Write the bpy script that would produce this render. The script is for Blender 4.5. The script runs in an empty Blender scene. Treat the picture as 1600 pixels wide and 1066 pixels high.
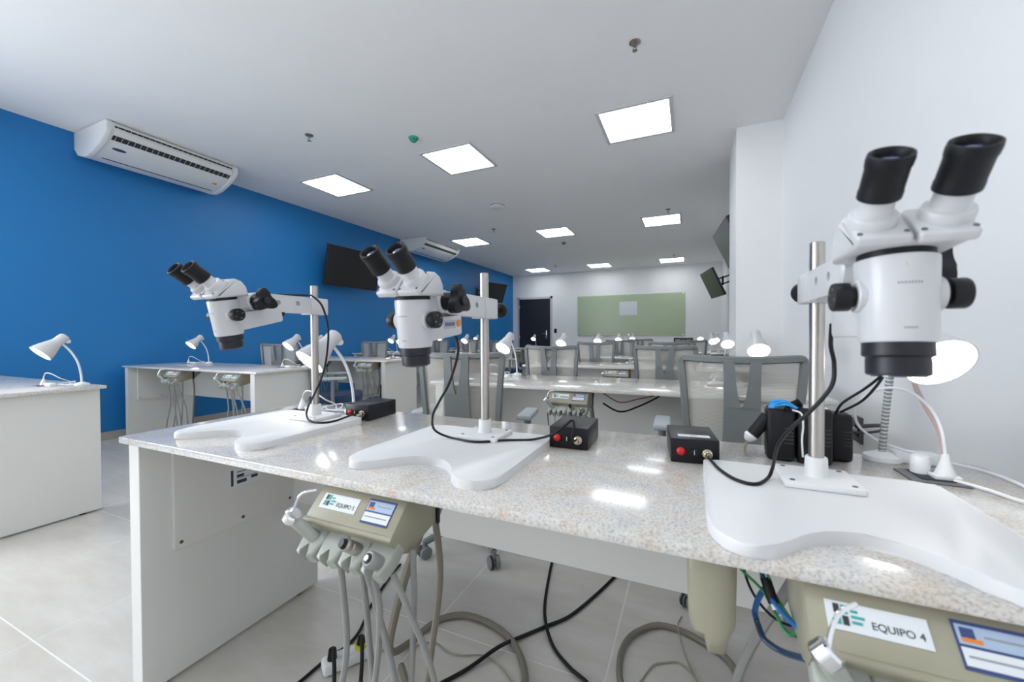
import bpy, bmesh, math, random
from mathutils import Vector, Matrix
random.seed(7)
SC = bpy.context.scene
COL = SC.collection

# ------------------------------------------------------------------ camera
cam_d = bpy.data.cameras.new('camera'); cam = bpy.data.objects.new('camera', cam_d); COL.objects.link(cam)
cam_d.sensor_width = 36.0
cam_d.lens = 627.5 / 1600 * 36
cam_d.clip_start = 0.01
YAW, PITCH, ROLL = 0.419, -0.014, -0.005
fw0 = Vector((-math.sin(YAW), math.cos(YAW), 0)); rt0 = Vector((math.cos(YAW), math.sin(YAW), 0)); up0 = Vector((0, 0, 1))
fw = fw0 * math.cos(PITCH) + up0 * math.sin(PITCH)
up1 = -fw0 * math.sin(PITCH) + up0 * math.cos(PITCH)
rt = rt0 * math.cos(ROLL) + up1 * math.sin(ROLL)
up = -rt0 * math.sin(ROLL) + up1 * math.cos(ROLL)
CM = Matrix.Identity(4)
for i in range(3):
    CM[i][0] = rt[i]; CM[i][1] = up[i]; CM[i][2] = -fw[i]
CM[2][3] = 1.085
cam.matrix_world = CM
cam_d.dof.use_dof = True
cam_d.dof.focus_distance = 2.2
cam_d.dof.aperture_fstop = 4.5
SC.camera = cam

# ------------------------------------------------------------------ world, exposure
w = bpy.data.worlds.new('world'); SC.world = w; w.use_nodes = True
w.node_tree.nodes['Background'].inputs[0].default_value = (0.90, 0.95, 1.0, 1)
w.node_tree.nodes['Background'].inputs[1].default_value = 6.0
SC.view_settings.view_transform = 'Standard'
SC.view_settings.look = 'None'
SC.view_settings.exposure = 1.22
SC.view_settings.gamma = 1.0
SC.view_settings.use_curve_mapping = False
PANEL_LIGHT = 4.2      # brightness of the ceiling panels
LAMP_LIGHT = 6.0       # brightness of the desk lamps

# ------------------------------------------------------------------ materials
def mat(name, col, rough=0.5, metal=0.0, var=0.0, scale=40.0, bump=0.0, coat=0.0, emit=0.0, trans=0.0, spec=None):
    m = bpy.data.materials.new(name); m.use_nodes = True
    nt = m.node_tree; p = nt.nodes['Principled BSDF']
    c = (*col, 1)
    p.inputs['Base Color'].default_value = c
    p.inputs['Roughness'].default_value = rough
    p.inputs['Metallic'].default_value = metal
    if spec is not None: p.inputs['Specular IOR Level'].default_value = spec
    if coat: p.inputs['Coat Weight'].default_value = coat
    if trans: p.inputs['Transmission Weight'].default_value = trans
    if emit:
        p.inputs['Emission Color'].default_value = c
        p.inputs['Emission Strength'].default_value = emit
    if var or bump:
        tc = nt.nodes.new('ShaderNodeTexCoord'); n = nt.nodes.new('ShaderNodeTexNoise')
        n.inputs['Scale'].default_value = scale; n.inputs['Detail'].default_value = 4
        nt.links.new(tc.outputs['Object'], n.inputs['Vector'])
        if var:
            mx = nt.nodes.new('ShaderNodeMix'); mx.data_type = 'RGBA'
            mx.inputs['A'].default_value = tuple(max(0, x * (1 - var)) for x in col) + (1,)
            mx.inputs['B'].default_value = tuple(min(1, x * (1 + var)) for x in col) + (1,)
            nt.links.new(n.outputs['Fac'], mx.inputs['Factor'])
            nt.links.new(mx.outputs['Result'], p.inputs['Base Color'])
        if bump:
            b = nt.nodes.new('ShaderNodeBump'); b.inputs['Strength'].default_value = bump; b.inputs['Distance'].default_value = 0.002
            nt.links.new(n.outputs['Fac'], b.inputs['Height']); nt.links.new(b.outputs['Normal'], p.inputs['Normal'])
    return m

def granite():
    m = bpy.data.materials.new('granite'); m.use_nodes = True
    nt = m.node_tree; p = nt.nodes['Principled BSDF']; L = nt.links.new
    geo = nt.nodes.new('ShaderNodeNewGeometry')
    def noise(scale, detail, rough=0.6):
        n = nt.nodes.new('ShaderNodeTexNoise'); n.inputs['Scale'].default_value = scale; n.inputs['Detail'].default_value = detail
        n.inputs['Roughness'].default_value = rough; L(geo.outputs['Position'], n.inputs['Vector']); return n
    def ramp(src, stops):
        r = nt.nodes.new('ShaderNodeValToRGB'); e = r.color_ramp.elements
        while len(e) < len(stops): e.new(0.5)
        for el, (pos, c) in zip(e, stops): el.position = pos; el.color = (*c, 1)
        L(src, r.inputs['Fac']); return r
    def mix(f, a, b, mode='MIX'):
        x = nt.nodes.new('ShaderNodeMix'); x.data_type = 'RGBA'; x.blend_type = mode
        for s, k in ((f, 'Factor'), (a, 'A'), (b, 'B')):
            if isinstance(s, (float, int)): x.inputs[k].default_value = s
            elif isinstance(s, tuple): x.inputs[k].default_value = (*s, 1)
            else: L(s, x.inputs[k])
        return x.outputs['Result']
    big = ramp(noise(14, 5).outputs['Fac'], [(0.34, (0.66, 0.59, 0.51)), (0.5, (0.72, 0.70, 0.67)), (0.66, (0.64, 0.64, 0.64))])
    grains = ramp(noise(210, 4).outputs['Fac'], [(0.34, (0.66, 0.63, 0.61)), (0.5, (0.98, 0.97, 0.96)), (0.7, (1.10, 1.10, 1.10))])
    base = mix(1.0, big.outputs['Color'], grains.outputs['Color'], 'MULTIPLY')
    v = nt.nodes.new('ShaderNodeTexVoronoi'); v.inputs['Scale'].default_value = 150; L(geo.outputs['Position'], v.inputs['Vector'])
    dots = ramp(v.outputs['Distance'], [(0.16, (1, 1, 1)), (0.27, (0, 0, 0))])
    patch = ramp(noise(26, 3).outputs['Fac'], [(0.56, (0, 0, 0)), (0.66, (.7, .7, .7))])
    f1 = mix(1.0, dots.outputs['Color'], patch.outputs['Color'], 'MULTIPLY')
    c = mix(f1, base, (0.34, 0.29, 0.28))
    L(c, p.inputs['Base Color'])
    p.inputs['Roughness'].default_value = 0.16
    p.inputs['Coat Weight'].default_value = 0.2
    p.inputs['Coat Roughness'].default_value = 0.06
    return m

def tile_mat():
    m = bpy.data.materials.new('porcelain_tile'); m.use_nodes = True
    nt = m.node_tree; p = nt.nodes['Principled BSDF']; L = nt.links.new
    geo = nt.nodes.new('ShaderNodeNewGeometry')
    mp = nt.nodes.new('ShaderNodeMapping'); mp.inputs['Scale'].default_value = (1.0, 3.2, 1); L(geo.outputs['Position'], mp.inputs['Vector'])
    n = nt.nodes.new('ShaderNodeTexNoise'); n.inputs['Scale'].default_value = 3.0; n.inputs['Detail'].default_value = 9; n.inputs['Roughness'].default_value = 0.65
    L(mp.outputs['Vector'], n.inputs['Vector'])
    r = nt.nodes.new('ShaderNodeValToRGB'); e = r.color_ramp.elements
    e[0].position = 0.3; e[0].color = (0.53, 0.50, 0.455, 1); e[1].position = 0.7; e[1].color = (0.64, 0.62, 0.58, 1)
    L(n.outputs['Fac'], r.inputs['Fac']); L(r.outputs['Color'], p.inputs['Base Color'])
    p.inputs['Roughness'].default_value = 0.32
    return m

def mesh_fabric(name, col, fac):
    m = bpy.data.materials.new(name); m.use_nodes = True
    nt = m.node_tree; L = nt.links.new; out = nt.nodes['Material Output']; p = nt.nodes['Principled BSDF']
    p.inputs['Base Color'].default_value = (*col, 1); p.inputs['Roughness'].default_value = 0.7
    tr = nt.nodes.new('ShaderNodeBsdfTransparent'); mx = nt.nodes.new('ShaderNodeMixShader')
    tc = nt.nodes.new('ShaderNodeTexCoord'); wv = nt.nodes.new('ShaderNodeTexWave'); wv.bands_direction = 'Z'
    wv.inputs['Scale'].default_value = 60; L(tc.outputs['Object'], wv.inputs['Vector'])
    mr = nt.nodes.new('ShaderNodeMapRange'); mr.inputs['To Min'].default_value = fac - 0.12; mr.inputs['To Max'].default_value = fac + 0.12
    L(wv.outputs['Fac'], mr.inputs['Value']); L(mr.outputs['Result'], mx.inputs['Fac'])
    L(tr.outputs[0], mx.inputs[1]); L(p.outputs[0], mx.inputs[2]); L(mx.outputs[0], out.inputs['Surface'])
    return m

M = dict(
    granite=granite(), tile=tile_mat(),
    grout=mat('grout', (0.82, 0.81, 0.79), 0.8, var=0.05),
    paint=mat('white_paint', (0.86, 0.86, 0.865), 0.6, var=0.015, scale=6),
    ceil=mat('ceiling_paint', (0.90, 0.90, 0.90), 0.75, var=0.01, scale=5),
    blue=mat('blue_paint', (0.009, 0.185, 0.50), 0.5, var=0.04, scale=5),
    base_stone=mat('baseboard_tile', (0.45, 0.42, 0.38), 0.4, var=0.08, scale=12),
    melamine=mat('white_melamine', (0.73, 0.725, 0.70), 0.38, var=0.015, scale=10),
    white_gloss=mat('white_lacquer', (0.74, 0.74, 0.745), 0.45, var=0.01, scale=20),
    white_enamel=mat('white_enamel', (0.61, 0.61, 0.63), 0.3, var=0.015, scale=30),
    white_plastic=mat('white_plastic', (0.78, 0.79, 0.80), 0.35, var=0.02, scale=30),
    cream=mat('cream_plastic', (0.35, 0.33, 0.245), 0.35, var=0.05, scale=25),
    holder=mat('pale_green_grey_plastic', (0.40, 0.42, 0.38), 0.3, var=0.04, scale=30),
    ac_white=mat('appliance_white', (0.78, 0.79, 0.79), 0.35, var=0.02, scale=15),
    steel=mat('brushed_steel', (0.46, 0.43, 0.40), 0.3, 1.0, var=0.06, scale=60),
    chrome=mat('chrome', (0.82, 0.83, 0.85), 0.12, 1.0, var=0.02),
    brass=mat('nickel_brass', (0.62, 0.55, 0.42), 0.25, 1.0, var=0.05),
    black=mat('black_plastic', (0.007, 0.007, 0.009), 0.4, var=0.15, scale=50, spec=0.3),
    rubber=mat('black_rubber', (0.008, 0.008, 0.010), 0.5, var=0.15, scale=60, spec=0.3),
    box_black=mat('black_box_paint', (0.006, 0.006, 0.009), 0.38, var=0.1, scale=80, bump=0.05, spec=0.35),
    lens=mat('lens_glass', (0.01, 0.03, 0.09), 0.05, var=0.1, coat=1.0),
    dark_ring=mat('dark_grey_anodised', (0.016, 0.016, 0.022), 0.4, 0.0, var=0.1, spec=0.35),
    grey_hose=mat('grey_hose', (0.27, 0.27, 0.26), 0.5, var=0.08, scale=30),
    brown_hose=mat('taupe_hose', (0.20, 0.18, 0.145), 0.5, var=0.08, scale=30),
    bracket=mat('grey_painted_metal', (0.30, 0.31, 0.30), 0.45, 0.2, var=0.05),
    chair_grey=mat('chair_grey_plastic', (0.185, 0.200, 0.200), 0.42, var=0.03, scale=30),
    chair_pad=mat('arm_pad_grey', (0.40, 0.44, 0.47), 0.5, var=0.03, scale=30),
    seat_blue=mat('navy_seat_fabric', (0.018, 0.04, 0.105), 0.85, var=0.2, scale=200, bump=0.2),
    meshf=mesh_fabric('chair_mesh_fabric', (0.55, 0.53, 0.48), 0.66),
    meshb=mesh_fabric('black_mesh_fabric', (0.04, 0.04, 0.045), 0.75),
    red=mat('red_switch', (0.55, 0.012, 0.012), 0.25, var=0.1),
    orange=mat('orange_button', (0.80, 0.22, 0.02), 0.4, var=0.05),
    label_white=mat('label_paper', (0.74, 0.77, 0.80), 0.5, var=0.01),
    label_blue=mat('label_blue', (0.40, 0.50, 0.66), 0.4, var=0.02),
    label_navy=mat('label_navy', (0.03, 0.06, 0.19), 0.4, var=0.05),
    ink=mat('dark_ink', (0.03, 0.035, 0.04), 0.5, var=0.05),
    ink_grey=mat('grey_ink', (0.30, 0.31, 0.33), 0.5, var=0.05),
    teal=mat('teal_ink', (0.04, 0.36, 0.34), 0.5, var=0.05),
    lcd=mat('grey_lcd', (0.42, 0.45, 0.47), 0.3, var=0.03),
    tv=mat('tv_screen', (0.010, 0.010, 0.012), 0.25, var=0.1),
    tv_frame=mat('tv_bezel', (0.02, 0.02, 0.022), 0.35, var=0.1),
    door=mat('dark_door', (0.018, 0.018, 0.024), 0.4, var=0.2, scale=20),
    board=mat('green_glass_board', (0.41, 0.50, 0.33), 0.22, var=0.02, scale=3),
    paper=mat('white_sheet', (0.72, 0.75, 0.80), 0.6, var=0.01),
    green_cap=mat('green_plastic', (0.03, 0.38, 0.25), 0.4, var=0.05),
    bronze=mat('dull_sprinkler_metal', (0.35, 0.31, 0.29), 0.35, 0.9, var=0.1),
    wire_green=mat('green_wire', (0.02, 0.32, 0.10), 0.4, var=0.05),
    wire_blue=mat('blue_wire', (0.02, 0.14, 0.42), 0.4, var=0.05),
    wire_cyan=mat('bright_blue_wire', (0.01, 0.30, 0.72), 0.4, var=0.05),
    wire_red=mat('red_wire', (0.28, 0.03, 0.03), 0.4, var=0.05),
    wire_navy=mat('navy_hose', (0.015, 0.045, 0.10), 0.35, var=0.05),
    wire_beige=mat('beige_wire', (0.33, 0.30, 0.22), 0.5, var=0.05),
    pink=mat('pinkish_cord', (0.55, 0.40, 0.37), 0.35, var=0.05),
    yellow=mat('lime_plug', (0.55, 0.60, 0.03), 0.4, var=0.05),
    slot_dark=mat('dark_opening', (0.03, 0.03, 0.03), 0.7, var=0.1),
    bag=mat('cream_plastic_film', (0.60, 0.57, 0.43), 0.4, var=0.06, scale=15, trans=0.45),
    dark_plate=mat('dark_grey_plate', (0.10, 0.10, 0.11), 0.35, 0.2, var=0.05),
    panel_emit=mat('led_diffuser', (0.93, 0.97, 1.0), 0.5, emit=PANEL_LIGHT),
    lamp_emit=mat('lamp_bulb_light', (1.0, 0.985, 0.95), 0.5, emit=LAMP_LIGHT),
)

# ------------------------------------------------------------------ mesh helpers
def new(): return bmesh.new()
def obj(name, bm, m, parent=None, smooth=True, angle=40):
    me = bpy.data.meshes.new(name); bmesh.ops.recalc_face_normals(bm, faces=bm.faces[:]); bm.to_mesh(me); bm.free()
    if smooth:
        for p in me.polygons: p.use_smooth = True
        try: me.set_sharp_from_angle(angle=math.radians(angle))
        except Exception: pass
    me.materials.append(M[m] if isinstance(m, str) else m)
    o = bpy.data.objects.new(name, me); COL.objects.link(o)
    if parent: o.parent = parent
    return o
def tag(o, label=None, cat=None, group=None, kind=None):
    if label: o['label'] = label
    if cat: o['category'] = cat
    if group: o['group'] = group
    if kind: o['kind'] = kind
    return o
def thing(name, label, cat, loc=(0, 0, 0), rz=0.0, group=None):
    o = bpy.data.objects.new(name, None); COL.objects.link(o); o.empty_display_size = 0.05
    o.location = loc; o.rotation_euler = (0, 0, rz)
    return tag(o, label, cat, group)
def struct(name, bm, m, label=None, parent=None, smooth=False):
    o = obj(name, bm, m, parent, smooth)
    if not parent: o['kind'] = 'structure'
    if label: o['label'] = label
    return o
def kids(o): return [c for c in bpy.data.objects if c.parent == o]
def dup(root, loc, rz, label, group=None):
    def rec(o, parent):
        c = o.copy(); COL.objects.link(c); c.parent = parent
        for ch in CH.get(o.name, []): rec(ch, c)
        return c
    r = rec(root, None); r.location = loc; r.rotation_euler = (0, 0, rz); r['label'] = label
    if group: r['group'] = group
    return r
CH = {}
def index(root):
    def rec(o):
        CH[o.name] = kids(o)
        for c in CH[o.name]: rec(c)
    rec(root)

def box(bm, lo, hi, bev=0.0, seg=2, mtx=None):
    r = bmesh.ops.create_cube(bm, size=1.0); vs = r['verts']
    for v in vs:
        v.co = Vector([lo[i] + (v.co[i] + 0.5) * (hi[i] - lo[i]) for i in range(3)])
    if bev:
        es = list({e for v in vs for e in v.link_edges})
        rb = bmesh.ops.bevel(bm, geom=es, offset=bev, segments=seg, profile=0.5, affect='EDGES')
        vs = list({v for f in rb['faces'] for v in f.verts} | {v for v in vs if v.is_valid})
    if mtx is not None:
        for v in vs: v.co = mtx @ v.co
    return vs
def frame_of(d):
    d = Vector(d).normalized(); a = Vector((0, 0, 1)) if abs(d.z) < 0.95 else Vector((0, 1, 0))
    u = d.cross(a).normalized(); return u, d.cross(u).normalized(), d
def lathe(bm, prof, o=(0, 0, 0), d=(0, 0, 1), n=24, cap=True):
    """prof: (radius, distance along d)"""
    u, v, d = frame_of(d); o = Vector(o); rings = []
    for r, t in prof:
        rings.append([bm.verts.new(o + d * t + (u * math.cos(2 * math.pi * k / n) + v * math.sin(2 * math.pi * k / n)) * r) for k in range(n)])
    for a, b in zip(rings, rings[1:]):
        for k in range(n): bm.faces.new((a[k], a[(k + 1) % n], b[(k + 1) % n], b[k]))
    if cap: bm.faces.new(rings[0][::-1]); bm.faces.new(rings[-1])
def cyl(bm, p0, p1, r, r1=None, n=20, bev=0.0):
    p0, p1 = Vector(p0), Vector(p1); L = (p1 - p0).length; r1 = r if r1 is None else r1
    pr = [(r, 0), (r1, L)] if not bev else [(r - bev, 0), (r, bev), (r1, L - bev), (r1 - bev, L)]
    lathe(bm, pr, p0, p1 - p0, n)
def spline(pts, sub=6, closed=False):
    P = [Vector(p) for p in pts]; n = len(P); out = []
    rng = range(n) if closed else range(n - 1)
    for i in rng:
        g = lambda k: P[k % n] if closed else P[min(max(k, 0), n - 1)]
        a, b, c, e = g(i - 1), g(i), g(i + 1), g(i + 2)
        for s in range(sub):
            t = s / sub
            out.append(0.5 * ((2 * b) + (c - a) * t + (2 * a - 5 * b + 4 * c - e) * t * t + (3 * b - a - 3 * c + e) * t ** 3))
    if not closed: out.append(P[-1])
    return out
def tube(bm, pts, r, n=8, sub=6, r1=None):
    P = spline(pts, sub) if sub else [Vector(p) for p in pts]
    rings = []; u = None
    for i, p in enumerate(P):
        d = (P[min(i + 1, len(P) - 1)] - P[max(i - 1, 0)])
        if d.length < 1e-9: d = Vector((0, 0, 1))
        d.normalize()
        if u is None: u = frame_of(d)[0]
        u = (u - d * u.dot(d)); u = u.normalized() if u.length > 1e-6 else frame_of(d)[0]
        v = d.cross(u); rr = r if r1 is None else r + (r1 - r) * i / (len(P) - 1)
        rings.append([bm.verts.new(p + (u * math.cos(2 * math.pi * k / n) + v * math.sin(2 * math.pi * k / n)) * rr) for k in range(n)])
    for a, b in zip(rings, rings[1:]):
        for k in range(n): bm.faces.new((a[k], a[(k + 1) % n], b[(k + 1) % n], b[k]))
    bm.faces.new(rings[0][::-1]); bm.faces.new(rings[-1])
def prism(bm, poly, h, mtx=None, bev=0.0, seg=2):
    """poly in xy, extruded z 0..h"""
    a = [bm.verts.new((p[0], p[1], 0)) for p in poly]; b = [bm.verts.new((p[0], p[1], h)) for p in poly]; n = len(poly)
    fs = [bm.faces.new(a[::-1]), bm.faces.new(b)]
    for k in range(n): fs.append(bm.faces.new((a[k], a[(k + 1) % n], b[(k + 1) % n], b[k])))
    vs = a + b
    if bev:
        es = [e for f in fs[:2] for e in f.edges]
        rb = bmesh.ops.bevel(bm, geom=es, offset=bev, segments=seg, profile=0.5, affect='EDGES')
        vs = list({v for f in rb['faces'] for v in f.verts} | {v for v in vs if v.is_valid} | {v for f in fs if f.is_valid for v in f.verts})
    if mtx is not None:
        for v in vs: v.co = mtx @ v.co
YZX = Matrix(((0, 0, 1, 0), (1, 0, 0, 0), (0, 1, 0, 0), (0, 0, 0, 1)))   # poly (y,z) extruded along +x
XZY = Matrix(((1, 0, 0, 0), (0, 0, 1, 0), (0, 1, 0, 0), (0, 0, 0, 1)))   # poly (x,z) extruded along +y
def holed(poly, holes, h, mtx):
    """plate with round holes: 2D filled curve, extruded"""
    cu = bpy.data.curves.new('outline', 'CURVE'); cu.dimensions = '2D'; cu.fill_mode = 'BOTH'; cu.extrude = h / 2
    for pts in [poly] + [[(cx + r * math.cos(2 * math.pi * k / 20), cy + r * math.sin(2 * math.pi * k / 20)) for k in range(20)] for cx, cy, r in holes]:
        s = cu.splines.new('POLY'); s.points.add(len(pts) - 1); s.use_cyclic_u = True
        for q, p in zip(s.points, pts): q.co = (p[0], p[1], 0, 1)
    o = bpy.data.objects.new('outline', cu); me = bpy.data.meshes.new_from_object(o)
    bm = bmesh.new(); bm.from_mesh(me); bpy.data.objects.remove(o); bpy.data.curves.remove(cu); bpy.data.meshes.remove(me)
    bmesh.ops.remove_doubles(bm, verts=bm.verts[:], dist=1e-5)
    bmesh.ops.translate(bm, verts=bm.verts[:], vec=(0, 0, h / 2)); bmesh.ops.transform(bm, matrix=mtx, verts=bm.verts[:])
    return bm
def text_obj(name, s, size, mtx, m, parent):
    cu = bpy.data.curves.new(name, 'FONT'); cu.body = s; cu.size = size; cu.extrude = 0.0002; cu.align_x = 'LEFT'; cu.align_y = 'BOTTOM'
    o = bpy.data.objects.new(name, cu); me = bpy.data.meshes.new_from_object(o)
    bm = bmesh.new(); bm.from_mesh(me); bpy.data.objects.remove(o); bpy.data.curves.remove(cu); bpy.data.meshes.remove(me)
    bmesh.ops.transform(bm, matrix=mtx, verts=bm.verts[:])
    return obj(name, bm, m, parent, smooth=False)

# ------------------------------------------------------------------ room shell
XL, XR, YB, YF, HC = -5.655, 0.805, 12.80, -3.4, 3.143
def slab(lo, hi):
    bm = new(); box(bm, lo, hi); return bm
floor = struct('floor', slab((XL - .1, YF - .1, -.12), (XR + .1, YB + .1, -.0007)), 'grout', 'pale grout bed of the tiled floor')
TP, X0, Y0, G = 0.635, -0.245 - 0.635 * 9, 0.600 - 0.635 * 7, 0.0022
shared = None
for ix in range(12):
    for iy in range(28):
        x0, y0 = X0 + ix * TP, Y0 + iy * TP
        a, b = max(x0 + G, XL), min(x0 + TP - G, XR); c, d = max(y0 + G, YF), min(y0 + TP - G, YB)
        if b - a < 0.02 or d - c < 0.02: continue
        full = abs((b - a) - (TP - 2 * G)) < 1e-6 and abs((d - c) - (TP - 2 * G)) < 1e-6
        if full and shared is not None:
            o = bpy.data.objects.new('tile', shared); COL.objects.link(o); o.parent = floor
        else:
            bm = new(); box(bm, (0, 0, -.0007), (b - a, d - c, 0.0))
            o = obj('tile', bm, 'tile', floor, smooth=False)
            if full: shared = o.data
        o.location = (a, c, 0)
struct('ceiling', slab((XL - .1, YF - .1, HC), (XR + .1, YB + .1, HC + .12)), 'ceil', 'smooth white painted ceiling')
WY0, WY1, WZ0, WZ1 = -3.2, -.20, .70, 2.6
bm = new()
for lo, hi in (((XL - .1, YF - .1, 0), (XL, YB + .1, WZ0)), ((XL - .1, YF - .1, WZ1), (XL, YB + .1, HC)), ((XL - .1, YF - .1, WZ0), (XL, WY0, WZ1)), ((XL - .1, WY1, WZ0), (XL, YB + .1, WZ1))): box(bm, lo, hi)
struct('wall_left', bm, 'blue', 'saturated blue painted wall')
bm = new()
for k in range(5): y = WY0 + (WY1 - WY0 - .05) * k / 4; box(bm, (XL - .07, y, WZ0), (XL - .02, y + .05, WZ1))
for z in (WZ0, WZ1 - .05): box(bm, (XL - .07, WY0, z), (XL - .02, WY1, z + .05))
struct('added_window_1', bm, 'white_enamel', 'added unseen window in the blue wall for daylight')  # added window out of view, placed and sized for the daylight it lets in
pt = bpy.data.lights.new('added_window_portal', 'AREA'); pt.shape = 'RECTANGLE'; pt.size = WZ1 - WZ0; pt.size_y = WY1 - WY0; pt.cycles.is_portal = True
po = bpy.data.objects.new('added_window_portal', pt); COL.objects.link(po); po.location = (XL - .05, (WY0 + WY1) / 2, (WZ0 + WZ1) / 2); po.rotation_euler = (0, -math.pi / 2, 0)
struct('wall_right', slab((XR, YF - .1, 0), (XR + .1, YB + .1, HC)), 'paint', 'white painted wall beside the microscope bench')
struct('wall_back', slab((XL, YB, 0), (XR, YB + .1, HC)), 'paint', 'white far wall with door and green board')
struct('wall_front', slab((XL, YF - .1, 0), (XR, YF, HC)), 'paint', 'white wall opposite the board')
struct('wall_column', slab((0.413, 4.60, 0), (XR, 5.36, HC)), 'paint', 'white square column standing out of the side wall')
struct('baseboard_left', slab((XL, YF, 0), (XL + .012, YB, .085)), 'base_stone', 'beige tile baseboard under the blue wall')
struct('baseboard_right', slab((XR - .012, YF, 0), (XR, 4.60, .085)), 'base_stone')
struct('baseboard_back', slab((-4.2, YB - .012, 0), (XR, YB, .085)), 'base_stone')

# door in the far wall
bm = new(); box(bm, (-5.40, YB - .045, 0.0), (-4.29, YB - .004, 2.31), .004)
door = struct('door_1', bm, 'door', 'black door in the far white wall')
bm = new()
for lo, hi in (((-5.47, YB - .03, 0), (-5.40, YB, 2.38)), ((-4.29, YB - .03, 0), (-4.22, YB, 2.38)), ((-5.47, YB - .03, 2.31), (-4.22, YB, 2.38))): box(bm, lo, hi)
obj('door_frame', bm, 'white_enamel', door, smooth=False)
bm = new(); box(bm, (-4.46, YB - .055, 0.98), (-4.40, YB - .045, 1.24), .003); cyl(bm, (-4.43, YB - .09, 1.14), (-4.43, YB - .05, 1.14), .010); cyl(bm, (-4.55, YB - .09, 1.14), (-4.425, YB - .09, 1.14), .010)
obj('handle', bm, 'chrome', door)
for z in (0.98, 2.0):
    bm = new(); cyl(bm, (-5.385, YB - .055, z), (-5.385, YB - .055, z + .10), .012, n=10); obj('hinge', bm, 'chrome', door)

# green glass board with a sheet
bd = thing('glass_board', 'pale green glass writing board on the far white wall', 'board', (-1.755, YB - .002, 1.06))
bm = new(); box(bm, (-1.60, -.020, 0), (1.60, -.012, 1.265), .002); obj('glass_panel', bm, 'board', bd, smooth=False)
for x in (-1.55, 0, 1.55):
    for z in (.03, 1.235):
        bm = new(); cyl(bm, (x, -.026, z), (x, 0, z), .014, n=12); obj('standoff', bm, 'chrome', bd)
bm = new(); box(bm, (-2.03, YB - .0235, 1.69), (-1.50, YB - .0222, 2.11))
tag(obj('paper_sheet', bm, 'paper', smooth=False), 'blank white sheet stuck on the green glass board', 'paper')
sw = thing('light_switch', 'black light switch plate beside the dark door', 'switch', (-4.114, YB, 1.23))
bm = new(); box(bm, (-.045, -.012, -.07), (.045, 0, .07), .003); obj('plate', bm, 'black', sw)
bm = new(); box(bm, (-.018, -.017, -.03), (.018, -.011, .03), .002); obj('rocker', bm, 'rubber', sw)
ou = thing('wall_outlet', 'black socket plate on the white wall behind the bench', 'socket', (XR, 2.65, 0.585))
bm = new(); box(bm, (-.010, -.058, -.068), (0, .058, .068), .002); obj('plate', bm, 'dark_plate', ou)
bm = new(); box(bm, (-.013, -.030, -.035), (-.009, .030, .035), .001); obj('socket_face', bm, 'black', ou)
bm = new(); cyl(bm, (-.012, 0, 0), (-.055, -.01, .005), .013, .010, n=12); obj('plug', bm, 'white_plastic', ou)
bm = new(); tube(bm, [(-.05, -.01, .005), (-.09, -.10, .012), (-.12, -.40, .06), (-.20, -.85, .16), (-.33, -1.25, .25), (-.43, -1.40, .27)], .005); obj('cord', bm, 'rubber', ou)

# ------------------------------------------------------------------ ceiling fixtures
def ceiling_light():
    t = thing('ceiling_light', '', 'ceiling light')
    bm = new()
    for lo, hi in (((-.335, -.335), (.335, -.302)), ((-.335, .302), (.335, .335)), ((-.335, -.302), (-.302, .302)), ((.302, -.302), (.335, .302))):
        box(bm, (lo[0], lo[1], -.012), (hi[0], hi[1], 0), .002, 1)
    obj('frame', bm, 'white_enamel', t, smooth=False)
    bm = new(); box(bm, (-.302, -.302, -.006), (.302, .302, -.001)); obj('diffuser', bm, 'panel_emit', t, smooth=False)
    index(t); return t
LIGHT_X = {-4.416: 'on the blue wall side', -2.474: 'over the aisle', -.482: 'on the white wall side'}
LIGHT_Y = {11.937: 'in the row nearest the green board', 7.724: 'in the middle row', 4.071: 'in the row before the column', 0.25: 'in the row over the microscope bench'}
cl = None
for y, yn in LIGHT_Y.items():
    for x, xn in LIGHT_X.items():
        if y < -1 and x != -2.474 and False: continue
        lab = 'square white LED panel ' + xn + ', ' + yn
        if cl is None: cl = ceiling_light(); o = cl; o.location = (x, y, HC); o['label'] = lab; o['group'] = 'ceiling LED panels'
        else: dup(cl, (x, y, HC), 0, lab, 'ceiling LED panels')

def sprinkler():
    t = thing('fire_sprinkler', '', 'sprinkler')
    bm = new(); lathe(bm, [(.040, 0), (.040, -.004), (.030, -.010), (.016, -.014)], n=20); obj('escutcheon', bm, 'bronze', t)
    bm = new(); cyl(bm, (0, 0, -.012), (0, 0, -.035), .008, n=12)
    for s in (-1, 1): tube(bm, [(s * .006, 0, -.03), (s * .013, 0, -.042), (s * .004, 0, -.058)], .0025, 6, 4)
    obj('frame_arms', bm, 'bronze', t)
    bm = new(); lathe(bm, [(.018, -.058), (.018, -.060), (.004, -.062)], n=16); obj('deflector', bm, 'bronze', t)
    index(t); return t
sp = None
for x, y, l in ((-.362, 2.963, 'bronze fire sprinkler on the ceiling before the white column'), (-3.565, 2.936, 'bronze fire sprinkler on the ceiling near the large air conditioner'),
                (-.342, 7.093, 'bronze fire sprinkler beside the middle LED panel on the white wall side'), (-3.488, 6.977, 'bronze fire sprinkler near the far air conditioner'),
                (-3.654, 11.391, 'bronze fire sprinkler by the LED panels nearest the green board'), (-.40, 11.2, 'bronze fire sprinkler near the green board on the white wall side')):
    if sp is None: sp = sprinkler(); sp.location = (x, y, HC); sp['label'] = l; sp['group'] = 'ceiling sprinklers'
    else: dup(sp, (x, y, HC), 0, l, 'ceiling sprinklers')
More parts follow.
